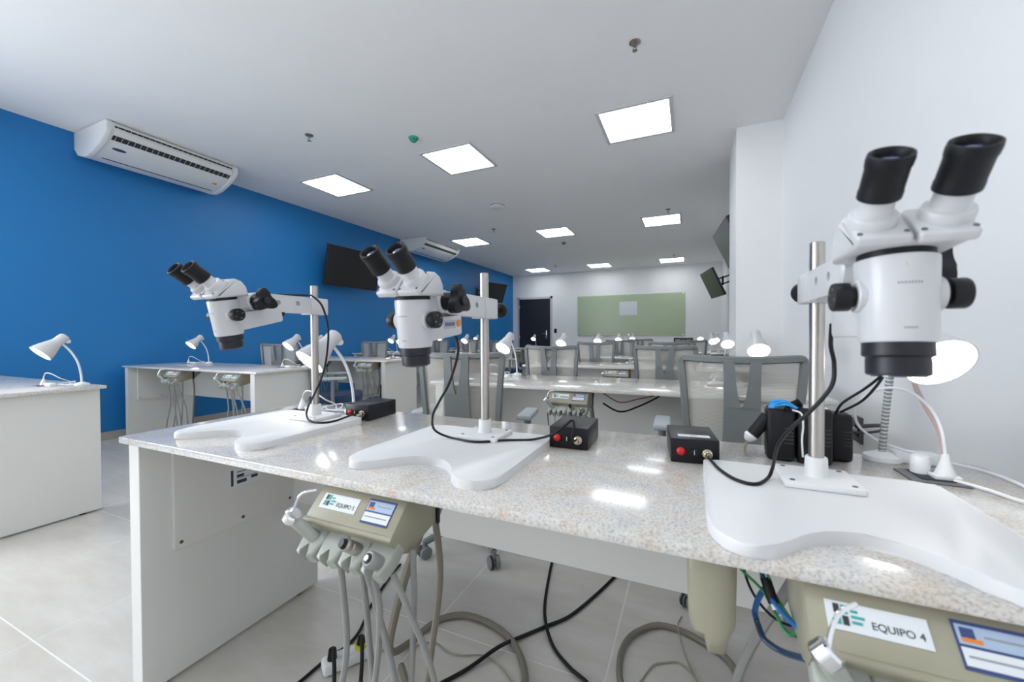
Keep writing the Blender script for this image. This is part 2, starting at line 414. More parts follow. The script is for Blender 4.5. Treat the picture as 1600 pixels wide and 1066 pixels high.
def detector(x, y, l):
    t = thing('fire_detector', l, 'detector', (x, y, HC), group='green detectors')
    bm = new(); lathe(bm, [(.050, 0), (.050, -.010), (.044, -.020), (.036, -.024)], n=24); obj('base', bm, 'green_cap', t)
    bm = new(); lathe(bm, [(.034, -.022), (.034, -.036), (.026, -.044), (.010, -.047)], n=20); obj('cap', bm, 'green_cap', t)
    for k in range(5):
        a = k * 1.2566; bm = new(); box(bm, (-.006, -.002, -.005), (.006, .002, .005), mtx=Matrix.Translation((.034 * math.sin(a), .034 * math.cos(a), -.030)) @ Matrix.Rotation(-a, 4, 'Z')); obj('vent', bm, 'slot_dark', t, smooth=False)
detector(-2.631, 3.421, 'green round fire detector beside the nearer aisle LED panel')
detector(-2.579, 8.647, 'green round fire detector beyond the middle aisle LED panel')
t = thing('wifi_point', 'white low dome access point on the ceiling over the aisle', 'access point', (-2.813, 5.767, HC))
bm = new(); lathe(bm, [(.115, 0), (.118, -.012), (.105, -.030), (.07, -.038), (.0, -.040)], n=32, cap=False); obj('dome', bm, 'ac_white', t)
bm = new(); lathe(bm, [(.120, 0), (.120, -.008)], n=32); obj('mount', bm, 'dark_plate', t)

# air conditioners (ceiling units against the blue wall)
def aircon(name, label, loc, L, vents):
    t = thing(name, label, 'air conditioner', loc, group='ceiling air conditioners')
    D = 0.64
    prof = [(0, 0), (D - .015, 0), (D, -.02), (D, -.075), (D - .03, -.120), (D - .14, -.195), (D - .30, -.255), (D - .42, -.275), (.06, -.235), (0, -.16)]
    m = Matrix(((1, 0, 0, 0), (0, 0, 1, 0), (0, 1, 0, 0), (0, 0, 0, 1)))
    bm = new(); prism(bm, prof, L - .09, Matrix.Translation((0, .045, 0)) @ m); obj('body', bm, 'ac_white', t, angle=30)
    for y in (0, L - .05):
        bm = new(); big = [(p[0] * 1.01 + (0.006 if p[0] > 0 else 0), p[1] * 1.02) for p in prof]
        prism(bm, big, .05, Matrix.Translation((0, y, 0)) @ m, .008, 2); obj('end_cap', bm, 'ac_white', t, angle=30)
    # outlet: slots along the curved front
    def on(a, b, f): return Vector((a[0] + (b[0] - a[0]) * f, 0, a[1] + (b[1] - a[1]) * f))
    for (a, b, f0, f1, m_) in (((D, -.02), (D, -.075), .30, .62, 'slot_dark'), ((D - .03, -.120), (D - .14, -.195), .0, .42, 'slot_dark')):
        p0, p1 = on(a, b, f0), on(a, b, f1); nrm = Vector((b[1] - a[1], 0, -(b[0] - a[0]))).normalized()
        if nrm.x < 0: nrm = -nrm
        bm = new(); q = [p0 + nrm * .002, p1 + nrm * .002, p1 - nrm * .004, p0 - nrm * .004]
        prism(bm, [(v.x, v.z) for v in q], L - .13, Matrix.Translation((0, .065, 0)) @ m); obj('air_slot', bm, m_, t, smooth=False)
        for k in range(vents):
            y = .065 + (k + .5) * (L - .13) / vents; bm = new(); q2 = [p0 + nrm * .004, p1 + nrm * .004, p1 - nrm * .004, p0 - nrm * .004]
            prism(bm, [(v.x, v.z) for v in q2], .0022, Matrix.Translation((0, y, 0)) @ m); obj('louver', bm, 'ac_white', t, smooth=False)
    # deflector blade between the slots
    bm = new(); prism(bm, [(D + .006, -.070), (D + .010, -.078), (D - .018, -.122), (D - .026, -.118)], L - .13, Matrix.Translation((0, .065, 0)) @ m, .002, 1); obj('deflector_blade', bm, 'ac_white', t)
    # seam of the grille at the rear underside
    a, b = (D - .30, -.255), (D - .42, -.275); p0, p1 = on(a, b, .35), on(a, b, .46); bm = new()
    q = [p0 + Vector((0, 0, -.002)), p1 + Vector((0, 0, -.002)), p1 + Vector((0, 0, .003)), p0 + Vector((0, 0, .003))]
    prism(bm, [(v.x, v.z) for v in q], L - .2, Matrix.Translation((0, .1, 0)) @ m); obj('grille_seam', bm, 'slot_dark', t, smooth=False)
    # oval emblem on the curved front
    a, b = (D - .14, -.195), (D - .30, -.255); p = on(a, b, .12); dr = (Vector((b[0], 0, b[1])) - Vector((a[0], 0, a[1]))).normalized(); n_ = Vector((-dr.z, 0, dr.x)); n_ = n_ if n_.z < 0 else -n_
    bm = new(); vs = [bm.verts.new(p + n_ * .0015 + Vector((0, .16 + .055 * math.cos(k / 24 * 6.2832), 0)) + dr * (.020 * math.sin(k / 24 * 6.2832))) for k in range(24)]
    bm.faces.new(vs); r = bmesh.ops.extrude_face_region(bm, geom=bm.faces[:]); bmesh.ops.translate(bm, verts=[v for v in r['geom'] if isinstance(v, bmesh.types.BMVert)], vec=n_ * -.003)
    obj('emblem', bm, 'label_navy', t, smooth=False)
    p = on(a, b, .25)
    for y0, y1, f, mm in ((L - .18, L - .12, .0, 'label_white'), (L - .175, L - .15, .004, 'yellow'), (L - .15, L - .125, .004, 'orange')):
        q = [p + n_ * (.001 + f * .2), p + dr * .05 + n_ * (.001 + f * .2), p + dr * .05 - n_ * .003, p - n_ * .003]
        if f: q = [v + dr * (.008 if v is not None else 0) for v in q]; q = [q[0], q[0] + dr * .03, q[0] + dr * .03 - n_ * .003, q[0] - n_ * .003]
        bm = new(); prism(bm, [(v.x, v.z) for v in q], y1 - y0, Matrix.Translation((0, y0, 0)) @ m); obj('sticker', bm, mm, t, smooth=False)
    return t
aircon('air_conditioner', 'large white ceiling air conditioner with oval emblem on the blue wall', (XL, 1.92, HC - .004), 1.20, 22)
aircon('air_conditioner', 'white ceiling air conditioner beyond the wall-mounted television', (XL, 6.87, HC - .004), 1.35, 18)

# televisions on tilting brackets
def tv(label, center, nrm, W, H, wall_pt, scr='tv'):
    """center of the panel, facing nrm"""
    n = Vector(nrm).normalized(); h = Vector((0, 0, 1)).cross(n).normalized(); v = n.cross(h)
    R = Matrix((h, v, n)).transposed().to_4x4()
    t = thing('television', label, 'television', center, group='wall televisions'); 
    def B(lo, hi, bev=0): bm = new(); box(bm, lo, hi, bev, 2, R); return bm
    obj('screen_housing', B((-W / 2, -H / 2, -.045), (W / 2, H / 2, -.002), .006), 'tv_frame', t)
    obj('screen', B((-W / 2 + .012, -H / 2 + .018, -.004), (W / 2 - .012, H / 2 - .012, 0)), scr, t, smooth=False)
    obj('back_cover', B((-W / 3, -H / 3, -.075), (W / 3, H / 4, -.045), .01), 'tv_frame', t)
    wp = Vector(wall_pt) - Vector(center); wp.x += -.002 if wp.x > 0 else .002; c = R @ Vector((0, 0, -.075)); mid = (wp + c) / 2 + Vector((0, .10, 0))
    bm = new()
    for dz in (-.07, .07): tube(bm, [c + Vector((0, 0, dz)), mid + Vector((0, 0, dz)), wp * .93 + c * .07 + Vector((0, 0, dz))], .016, 8, 0)
    cyl(bm, mid + Vector((0, 0, -.1)), mid + Vector((0, 0, .1)), .02, n=10)
    sg = 1 if wp.x > 0 else -1
    box(bm, (wp.x - .012 if sg > 0 else wp.x, wp.y - .05, wp.z - .14), (wp.x if sg > 0 else wp.x + .012, wp.y + .05, wp.z + .14))
    obj('wall_arm', bm, 'rubber', t)
    return t
tv('black television tilted down on the blue wall by the large air conditioner', (-5.36, 5.30, 2.255), (1, -.06, -.20), 1.13, .67, (XL, 5.30, 2.25))
tv('black television on the blue wall beyond the far air conditioner', (-5.26, 10.50, 2.32), (1, -.36, -.42), .95, .60, (XL, 10.2, 2.33))
tv('black television half hidden behind the white column', (.465, 6.05, 2.22), (-1, -.09, -.46), 1.10, .64, (XR, 6.05, 2.25))
tv('black television on a bracket arm beside the green board', (.42, 10.10, 2.215), (-1, -.21, -.46), 1.02, .644, (XR, 9.75, 2.30))

# ------------------------------------------------------------------ benches
DL, DD, DH, GT = 2.18, 0.645, 0.785, 0.020
ROWS = [0.62 + 1.59 * k for k in range(6)]
XRC, XLC = -1.58, -5.53
ORDS = ['microscope row', 'fifth row from green board', 'fourth row from green board', 'third row from green board', 'second row from green board', 'row nearest green board']
ORD = ['in the microscope row', 'in the fifth row from the green board', 'in the fourth row from the green board', 'in the third row from the green board', 'in the second row from the green board', 'in the row nearest the green board']
def bench():
    t = thing('lab_bench', '', 'bench')
    bm = new(); box(bm, (0, 0, DH - GT), (DL, DD, DH), .003, 2); obj('granite_top', bm, 'granite', t)
    for x in (.035, DL - .090):
        bm = new(); box(bm, (x, .010, .012), (x + .055, DD - .02, DH - GT), .0015, 1); p = obj('side_panel', bm, 'melamine', t)
        for y in (.06, DD - .1):
            bm = new(); cyl(bm, (x + .027, y, 0), (x + .027, y, .014), .016, n=12); obj('foot', bm, 'rubber', p)
    bm = new(); box(bm, (.090, .500, .415), (DL - .090, .518, DH - GT), .001, 1); obj('modesty_panel', bm, 'melamine', t)
    for x0, x1, xs in ((.090, .104, .104), (DL - .104, DL - .090, DL - .104)):
        bm = new(); box(bm, (x0, .090, .415), (x1, .500, DH - GT), .001, 1); p = obj('access_plate', bm, 'melamine', t)
        s = 1 if x0 < 1 else -1
        for y in (.108, .30, .485):
            bm = new(); cyl(bm, (xs - s * .002, y, .435), (xs + s * .0016, y, .435), .0055, n=12); obj('screw', bm, 'dark_plate', p)
    index(t); return t
b0 = None
for k, y in enumerate(ROWS):
    for x, side in ((XRC, 'white wall side'), (XLC, 'blue wall side')):
        lab = 'granite-topped bench carrying the three microscopes' if (k == 0 and x == XRC) else 'granite-topped white bench on the ' + side + ' ' + ORD[k]
        if b0 is None: b0 = bench(); b0.location = (x, y, 0); b0['label'] = lab; b0['group'] = 'granite-topped benches'
        else: dup(b0, (x, y, 0), 0, lab, 'granite-topped benches')
# sticker on the inner side panel of the microscope bench
st = thing('bench_sticker', 'white printed inventory sticker inside the microscope bench side panel', 'sticker', (XRC + .104, .93, .585))
R_ = Matrix(((0, 0, 1, 0), (1, 0, 0, 0), (0, 1, 0, 0), (0, 0, 0, 1)))
bm = new(); box(bm, (0, -.055, -.032), (.0008, .055, .032)); obj('sheet', bm, 'label_white', st, smooth=False)
for y0, y1, z0, z1 in ((-.050, -.042, -.028, .028), (-.030, -.005, -.002, .008), (.015, .045, .012, .026), (-.030, .004, -.024, -.012), (.020, .045, -.018, -.008), (-.030, .0, .016, .019), (-.03, .04, -.006, -.0045)):
    bm = new(); box(bm, (.0007, y0, z0), (.0013, y1, z1)); obj('print', bm, 'ink', st, smooth=False)

# ------------------------------------------------------------------ dental delivery units hung under the benches
def dental(name, num):
    """origin: left end of the front lip line, at the underside of the granite; x right, y back"""
    t = thing(name, '', 'dental unit')
    W = .228
    prof = [(.145, -.002), (.055, -.004), (.046, -.010), (.006, -.052), (0, -.058), (0, -.066), (.006, -.072), (.016, -.098), (.05, -.112), (.145, -.088)]
    bm = new(); prism(bm, prof, W, YZX, .004, 2); obj('housing', bm, 'cream', t, angle=25)
    bm = new(); tube(bm, [(-.002, .0, -.062), (W + .002, .0, -.062)], .006, 10, 0); obj('lip', bm, 'cream', t)
    bm = new(); box(bm, (W - .01, .146, -.094), (W + .002, .156, -.002)); obj('gap_strip', bm, 'rubber', t, smooth=False)  # black strip in the gap between housing and bracket
    bm = new(); prism(bm, [(.157, -.0), (.157, -.095), (.235, -.02), (.235, 0)], .004, Matrix.Translation((W - .01, 0, 0)) @ YZX); box(bm, (.03, .157, -.030), (W - .01, .235, -.001)); obj('bracket', bm, 'bracket', t, smooth=False)
    # label plates on the sloping front
    a, b = Vector((0, .046, -.010)), Vector((0, .006, -.052)); dv = (b - a).normalized(); nv = Vector((0, dv.z, -dv.y)); nv = nv if nv.y < 0 else -nv
    S = Matrix.Identity(4)
    for i, v in enumerate((Vector((1, 0, 0)), -dv, nv)):
        for r in range(3): S[r][i] = v[r]
    O = Matrix.Translation(b + dv * -.004 + nv * .0006) @ S     # x right, y up the slope, z out
    def plate(n, x0, x1, y0, y1, m, par=t, z=0.0):
        bm = new(); box(bm, (x0, y0, z - .0006), (x1, y1, z + .0008), mtx=O); return obj(n, bm, m, par, smooth=False)
    nm = plate('name_plate', .020, .118, .012, .043, 'label_white')
    for x0, x1, y0, y1, m in ((.028, .034, .030, .040, 'ink'), (.036, .042, .030, .040, 'teal'), (.028, .034, .018, .028, 'teal'), (.036, .042, .018, .028, 'ink'),
                              (.045, .052, .033, .036, 'teal'), (.045, .058, .027, .030, 'teal'), (.045, .055, .021, .024, 'teal')):
        plate('logo_mark', x0, x1, y0, y1, m, nm, .0008)
    if num: text_obj('lettering', 'EQUIPO ' + num, .0112, O @ Matrix.Translation((.0635, .0175, .0012)), 'ink', nm)
    else: plate('lettering', .070, .116, .018, .026, 'ink_grey', nm, .0008)
    sk = plate('data_sticker', .140, .208, .002, .050, 'label_navy')
    plate('sticker_field', .142, .206, .0265, .046, 'label_blue', sk, .0008); plate('sticker_field', .142, .206, .006, .0235, 'label_white', sk, .0008)
    plate('sticker_mark', .145, .157, .031, .043, 'label_navy', sk, .0014); plate('sticker_mark', .145, .162, .029, .033, 'orange', sk, .0016)
    plate('sticker_line', .165, .200, .036, .038, 'ink_grey', sk, .0014); plate('sticker_line', .146, .200, .014, .016, 'ink_grey', sk, .0014)
    # four forked instrument holders
    for i in range(4):
        x = .002 + i * .057
        poly = [(0, 0), (.056, 0), (.058, .030), (.050, .062), (.037, .066), (.034, .040), (.028, .030), (.022, .040), (.020, .066), (.006, .062), (-.002, .030)]
        tilt = Matrix.Translation((x, .030, -.070)) @ Matrix.Rotation(math.radians(180 - 33), 4, 'X')
        # poly y runs forward-down from the lip
        m = Matrix.Translation((x, .018, -.074)) @ Matrix.Rotation(math.radians(38), 4, 'X') @ Matrix(((1, 0, 0, 0), (0, -1, 0, 0), (0, 0, -1, 0), (0, 0, 0, 1)))
        bm = new(); prism(bm, poly, .034, m, .006, 3); obj('holder', bm, 'holder', t, angle=50)
    # three-way syringe in the first holder
    sy = None
    bm = new(); cyl(bm, (.032, -.002, -.095), (.008, -.030, -.052), .0125, .0115, n=16, bev=.002); sy = obj('syringe', bm, 'holder', t)
    bm = new(); cyl(bm, (-.002, -.034, -.050), (.012, -.034, -.034), .016, n=18, bev=.003); obj('syringe_head', bm, 'chrome', sy)
    bm = new(); tube(bm, [(.006, -.036, -.040), (.010, -.030, -.018), (.020, -.022, .002), (.040, -.004, .006)], .0028, 8, 5); obj('nozzle', bm, 'chrome', sy)
    # handpieces in the third and fourth holders
    bm = new(); lathe(bm, [(.010, 0), (.012, .004), (.012, .012), (.0105, .014), (.012, .018), (.012, .030), (.009, .050)], (.142, -.030, -.072), (.25, .75, -.62), 16); h = obj('handpiece', bm, 'steel', t)
    bm = new(); cyl(bm, (.142, -.030, -.072), (.140, -.036, -.067), .010, .008, n=14); obj('coupling', bm, 'black', h)
    bm = new(); lathe(bm, [(.012, 0), (.015, .004), (.015, .020), (.012, .045)], (.205, -.036, -.082), (.15, .75, -.65), 18); h = obj('handpiece', bm, 'bracket', t)
    bm = new(); lathe(bm, [(.009, 0), (.009, .002), (.004, .003)], (.205, -.036, -.082), (-.15, -.75, .65), 16); obj('coupling', bm, 'black', h)
    bm = new(); lathe(bm, [(.005, .003), (.005, .0045)], (.205, -.036, -.082), (-.15, -.75, .65), 14); obj('coupling_face', bm, 'chrome', h)
    # hoses
    Z = -(DH - GT) + .012
    hs = [[(.090, .005, -.120), (.095, .010, -.20), (.090, .02, -.34), (.060, .00, -.55), (.040, .03, Z + .04), (.05, .20, Z)],
          [(.140, .015, -.125), (.145, .02, -.22), (.155, .03, -.40), (.175, .04, -.58), (.19, .06, Z + .04), (.16, .24, Z)],
          [(.178, .000, -.130), (.190, .01, -.22), (.150, .03, -.42), (.110, .03, -.60), (.10, .06, Z + .03), (.12, .22, Z)],
          [(.165, .000, -.130), (.180, .01, -.20), (.215, .03, -.38), (.235, .04, -.56), (.24, .06, Z + .04), (.22, .25, Z)],
          [(.222, .010, -.130), (.245, .02, -.19), (.285, .05, -.34), (.300, .06, -.52), (.30, .09, Z + .04), (.28, .26, Z)],
          [(.238, .050, -.100), (.240, .05, -.20), (.232, .05, -.36), (.215, .05, -.56), (.20, .09, Z + .04), (.21, .28, Z)]]
    for q in hs:
        bm = new(); tube(bm, q, .0062, 8, 6); obj('hose', bm, 'grey_hose', t)
    bm = new(); tube(bm, [(W - .006, .150, -.090), (W + .002, .155, -.22), (W - .03, .16, -.42), (W - .06, .17, -.62), (W - .07, .22, Z)], .0075, 8, 6); obj('supply_hose', bm, 'brown_hose', t)
    index(t); return t
ZU = DH - GT
u5 = dental('dental_unit', '5'); u5.location = (-.738, .587, ZU); u5['label'] = 'EQUIPO 5 cream dental unit hanging below the microscope with the orange button'; u5['group'] = 'dental units'
u4 = dental('dental_unit', '4'); u4.location = (.135, .587, ZU); u4['label'] = 'EQUIPO 4 cream dental unit next to the hanging plastic sleeve'; u4['group'] = 'dental units'
un = None
for k, y in enumerate(ROWS):
    for x0, side, sideb in ((XRC, 'white wall side', 'wall'), (XLC, 'blue wall side', 'aisle')):
        if k == 0: continue
        for dx, e in ((.83, 'middle'), (1.73, 'white wall end' if x0 == XRC else 'aisle end')):
            lab = 'cream dental unit, %s of %s bench, %s' % (e, side.replace(' side', '-side').replace(' ', '-'), ORDS[k])
            if un is None: un = dental('dental_unit', ''); un.location = (x0 + dx, y - .03, ZU); un['label'] = lab; un['group'] = 'dental units'
            else: dup(un, (x0 + dx, y - .03, ZU), 0, lab, 'dental units')

# ------------------------------------------------------------------ desk lamps and bench sockets
def lamp(P=None, o=None, d=None, cords=True):
    t = thing('desk_lamp', '', 'lamp')
    bm = new(); lathe(bm, [(.034, 0), (.036, .004), (.034, .012), (.020, .018), (.012, .022)], n=24); obj('base', bm, 'white_plastic', t)
    bm = new(); P = P or [(0, 0, .015), (0, -.004, .08), (0, -.018, .15), (0, -.045, .21), (0, -.075, .252), (0, -.090, .268)]; tube(bm, P, .0055, 10, 8); gn = obj('gooseneck', bm, 'white_plastic', t)
    if not cords:
        SP = spline(P, 16); bm = new()
        for a_, b_ in zip(SP[2:-2:2], SP[3:-1:2]): cyl(bm, a_, b_, .0074, n=12)
        obj('corrugation', bm, 'bracket', gn)
    d = Vector(d or (0, -.72, -.69)).normalized(); o = Vector(o or (0, -.066, .310)); L = .150
    prof = [(.004, -.001), (.018, .0), (.026, .006), (.028, .020), (.027, .045), (.029, .060), (.036, .080), (.047, .110), (.054, .135), (.057, L)]
    inner = [(r - .0022, tt) for r, tt in prof[2:]][::-1]
    bm = new(); lathe(bm, prof + [(.0555, L + .0005)] + [(i[0], i[1]) for i in inner], o, d, 28, cap=False); sh = obj('shade', bm, 'white_enamel', t, angle=60)
    bm = new(); cyl(bm, o + d * .022 + Vector((-.012, .022, -.018)), o + d * .022 + Vector((.012, .022, -.018)), .012, n=12); cyl(bm, P[-1], o + d * .025 + Vector((0, .018, -.014)), .006, n=10); obj('swivel', bm, 'white_plastic', t)
    bm = new(); lathe(bm, [(.003, L - .018), (.020, L - .016), (.040, L - .012), (.0505, L - .008), (.0505, L - .010), (.030, L - .03)], o, d, 28); obj('bulb', bm, 'lamp_emit', t)
    if not cords: return t
    bm = new(); tube(bm, [(-.03, .0, .006), (-.07, -.03, .006), (-.11, -.015, .02), (-.10, -.06, .045), (-.13, -.09, .075), (-.175, -.10, .080), (-.205, -.10, .060), (-.212, -.10, .030)], .0028, 8, 8); obj('cord', bm, 'white_plastic', t)
    bm = new(); tube(bm, [(-.02, -.02, .005), (-.06, -.06, .008), (-.12, -.05, .012), (-.09, .0, .022), (-.05, -.035, .010), (-.11, -.075, .006), (-.15, -.03, .012), (-.16, -.06, .005)], .0028, 8, 8); obj('cord_coil', bm, 'white_plastic', t)
    bm = new(); lathe(bm, [(.017, 0), (.017, .006), (.011, .022), (.006, .034), (.004, .040)], (-.212, -.10, .0045), n=14); obj('plug', bm, 'white_plastic', t)
    bm = new(); box(bm, (-.165, -.115, .001), (-.085, -.085, .020), .004); obj('inline_switch', bm, 'white_plastic', t)
    index(t); return t
def socket():
    t = thing('bench_socket', '', 'socket')
    bm = new(); box(bm, (-.052, -.040, 0), (.052, .040, .003), .001, 1); obj('plate', bm, 'dark_plate', t)
    bm = new(); box(bm, (-.034, -.024, .0028), (.034, .024, .0044), .0008, 1); obj('socket_insert', bm, 'black', t)
    index(t); return t
lm = sk = None
LR = {(0, 0): (-1.225, 1.20, -13), (0, 1): (.413, 1.22, 4), (1, 0): (-1.19, 2.76, -12), (1, 1): (.335, 2.74, 2), (2, 0): (-1.27, 4.35, -4), (2, 1): (.295, 4.33, 4), (3, 0): (-1.225, 5.95, 0), (3, 1): (.235, 5.92, 10),
      (4, 0): (-1.2, 7.55, 3), (4, 1): (.42, 7.52, -15), (5, 0): (-1.15, 9.12, 0), (5, 1): (.16, 9.12, 5)}
LLc = {(0, 1): (-3.49, 1.20, 0)}
for k in range(6):
    for s in (0, 1):
        if (k, s) not in LLc:
            if k == 0 and s == 0: continue
            LLc[(k, s)] = ((-4.97, -3.42)[s], ROWS[k] + .535, random.uniform(-8, 8))
for LD, side, x0 in ((LR, 'white wall side', XRC), (LLc, 'blue wall side', XLC)):
    for (k, s), (x, y, a) in LD.items():
        end = ('aisle end', 'white wall end')[s] if x0 == XRC else ('blue wall end', 'aisle end')[s]
        lab = 'lit white lamp, %s of %s bench, %s' % (end, side.replace(' side', '-side').replace(' ', '-'), ORDS[k])
        if lm is None:
            lm = lamp(); sk = socket(); o = lm; o.location = (x, y, DH); o.rotation_euler = (0, 0, math.radians(a)); o['label'] = lab; o['group'] = 'lit desk lamps'
            q = sk
        elif (k, s) == (0, 1) and x0 == XRC:
            o = lamp([(0, 0, .015), (.002, -.006, .08), (.004, -.016, .15), (.006, -.028, .22), (.008, -.045, .262), (.008, -.062, .284)], (.004, -.050, .328), (.17, -.80, -.58), False)
            o.location = (x, y, DH); o['label'] = lab; o['group'] = 'lit desk lamps'; continue
        else:
            o = dup(lm, (x, y, DH), math.radians(a), lab, 'lit desk lamps'); q = dup(sk, (0, 0, 0), 0, '', '')
        off = Matrix.Rotation(math.radians(a), 4, 'Z') @ Vector((-.20, -.10, 0))
        q.location = (x + off.x, y + off.y, DH); q.rotation_euler = (0, 0, math.radians(a)); q['group'] = 'bench sockets'
        q['label'] = 'dark bench socket, %s of %s bench, %s' % (end, side.replace(' side', '-side').replace(' ', '-'), ORDS[k])

# ------------------------------------------------------------------ stereo microscopes
def rot_x(a, o): return Matrix.Translation(o) @ Matrix.Rotation(a, 4, 'X') @ Matrix.Translation(-Vector(o))
def microscope(label, pole, L, ztop, tilt, base_off, cable, rear_knob=True, display=False):
    """root on the bench at the pole; the arm runs to -y; ztop = world height of the arm axis"""
    t = thing('stereo_microscope', label, 'microscope', (pole[0], pole[1], DH), group='stereo microscopes')
    za = ztop - DH
    # base plate with a curved cut-out
    hx = .196; fy = -.312; by = .076
    o2 = [(-hx, by - .03), (-hx, -.10), (-hx, fy + .06), (-hx + .02, fy + .014), (-.150, fy), (-.122, fy + .012), (-.098, fy + .034), (-.070, fy + .066), (-.033, fy + .090), (.012, fy + .096), (.050, fy + .076), (.077, fy + .050), (.100, fy + .016),
          (.130, fy), (.163, fy + .002), (hx - .008, fy + .024), (hx, fy + .066), (hx, -.10), (hx, by - .03), (hx - .006, by - .010), (hx - .03, by), (.05, by), (-.05, by), (-hx + .03, by), (-hx + .006, by - .010)]
    pl = [(p.x + base_off, p.y) for p in spline([(a, b, 0) for a, b in o2], 4, True)]
    bm = new(); prism(bm, pl, .020, None, .0035, 2); obj('base_plate', bm, 'white_gloss', t, angle=50)
    bm = new(); box(bm, (-.060, -.056, .020), (.060, .056, .032), .003, 2); fl = obj('pole_flange', bm, 'white_gloss', t)
    for a, b in ((-.046, -.043), (.046, -.043), (-.046, .043), (.046, .043)):
        bm = new(); cyl(bm, (a, b, .0315), (a, b, .0328), .0045, n=12); obj('screw', bm, 'dark_plate', fl)
    bm = new(); lathe(bm, [(.0195, .032), (.0185, .038), (.0175, .066), (.0165, .068)], n=24); obj('pole_collar', bm, 'white_gloss', t)
    bm = new(); cyl(bm, (0, 0, .060), (0, 0, .472), .0122, n=28, bev=.0012); obj('pole', bm, 'steel', t)
    # arm: box section with round holes, clamp block, knobs
    ye = -L + .070
    poly = [(ye, -.020), (ye + .04, -.026), (-.034, -.026), (-.034, -.029), (.034, -.029), (.034, .027), (ye + .06, .027), (ye + .012, .024), (ye, .012)]
    bm = holed(poly, [(-.077, .004, .0078), (-.145, .003, .0078)], .040, Matrix.Translation((-.020, 0, za)) @ YZX); arm = obj('arm', bm, 'white_enamel', t)
    bm = new(); box(bm, (-.024, -.030, za - .0285), (.024, .037, za + .0265), .003); obj('pole_clamp', bm, 'white_enamel', t)
    if rear_knob:
        bm = new(); cyl(bm, (0, .036, za), (0, .090, za), .0035, n=10); obj('clamp_bolt', bm, 'chrome', t)
        bm = new(); cyl(bm, (0, .080, za), (0, .096, za), .0095, n=14, bev=.001); lathe(bm, [(.012, .074), (.020, .077), (.0225, .083), (.020, .092), (.012, .0945)], (0, .020, za), (0, 1, 0), 28); obj('clamp_knob', bm, 'black', t)
    # focus pivot with three-lobed knob on the right
    yp = -L + .074
    bm = new(); cyl(bm, (-.036, yp, za), (.030, yp, za), .0255, n=28, bev=.003); pv = obj('focus_block', bm, 'white_enamel', t)
    bm = new(); cyl(bm, (.028, yp, za), (.056, yp, za), .0195, n=24, bev=.002); obj('knob_shaft', bm, 'black', t)
    lobes = [((.021 + .0165 * (0.5 + 0.5 * math.cos(3 * th)) ** 1.3) * math.cos(th + 1.75), (.021 + .0165 * (0.5 + 0.5 * math.cos(3 * th)) ** 1.3) * math.sin(th + 1.75)) for th in [k * 2 * math.pi / 48 for k in range(48)]]
    bm = new(); prism(bm, lobes, .020, Matrix.Translation((.054, yp, za)) @ YZX, .003, 2); kn = obj('focus_knob', bm, 'black', t)
    bm = new(); cyl(bm, (.073, yp, za), (.080, yp, za), .010, n=18, bev=.001); obj('knob_cap', bm, 'dark_ring', kn)
    # body group, tilted about the x axis through the pivot
    T = Matrix.Translation((0, -L, za)) @ Matrix.Rotation(math.radians(tilt), 4, 'X')
    def O(name, bm, m, par=t, **k): bmesh.ops.transform(bm, matrix=T, verts=bm.verts[:]); return obj(name, bm, m, par, **k)
    bm = new(); lathe(bm, [(.034, -.001), (.0372, -.002), (.0374, -.006), (.0345, -.094), (.033, -.098)], n=40); body = O('zoom_body', bm, 'white_enamel')
    bm = new(); box(bm, (-.024, .020, -.030), (.024, .056, .012), .006, 3); O('body_bracket', bm, 'white_enamel')
    bm = new(); lathe(bm, [(.0345, -.003), (.0345, .014)], n=40); O('head_ring', bm, 'rubber')
    bm = new(); lathe(bm, [(.0315, -.097), (.0318, -.113), (.0280, -.115), (.0285, -.119), (.0285, -.134), (.026, -.136)], n=40); ln = O('objective', bm, 'dark_ring')
    bm = new(); lathe(bm, [(.024, -.1355), (.024, -.1372)], n=30); O('front_lens', bm, 'lens', ln)
    for s in (-1, 1):
        bm = new(); cyl(bm, (s * .030, .0, -.043), (s * .0385, .0, -.043), .0195, n=28, bev=.001); O('knob_boss', bm, 'white_enamel', body)
        bm = new(); lathe(bm, [(.0125, .037), (.0125, .043), (.0168, .044), (.0172, .046), (.0172, .058), (.016, .060)], (0, 0, -.043), (s, 0, 0), 28); zk = O('zoom_knob', bm, 'black')
        for a in range(4):
            bm = new(); cyl(bm, (s * .0598, .010 * math.cos(a * 1.571 + .4), -.043 + .010 * math.sin(a * 1.571 + .4)), (s * .0606, .010 * math.cos(a * 1.571 + .4), -.043 + .010 * math.sin(a * 1.571 + .4)), .0013, n=8); O('screw', bm, 'steel', zk)
    # front markings: dot, emblem, lettering strips
    for (x, z, r, m) in ((-.001, -.013, .0034, 'brass'), (-.001, -.0265, .0032, 'ink_grey')):
        bm = new(); cyl(bm, (x, -.0345, z), (x, -.0376 + .0005 * (-z / .01), z), r, n=14); O('emblem', bm, m, body)
    for z, wd in ((-.034, .011), (-.083, .006)):
        bm = new(); n_ = 8; R0 = .0374 - .0033 * (-z) / .1 + .0003
        for k in range(n_):
            a0 = (-wd + 2 * wd * k / n_) / R0; a1 = (-wd + 2 * wd * (k + .7) / n_) / R0
            vs = [bm.verts.new((R0 * math.sin(a), -R0 * math.cos(a), zz)) for a, zz in ((a0, z - .0012), (a1, z - .0012), (a1, z + .0012), (a0, z + .0012))]; bm.faces.new(vs)
        O('maker_lettering', bm, 'ink_grey', body, smooth=False)
    # head: wedge housing, two tilted plates, two eyepiece tubes
    hp = [(-.040, .006), (-.044, .010), (-.012, .048), (.0, .054), (.015, .054), (.031, .046), (.041, .030), (.044, .006)]
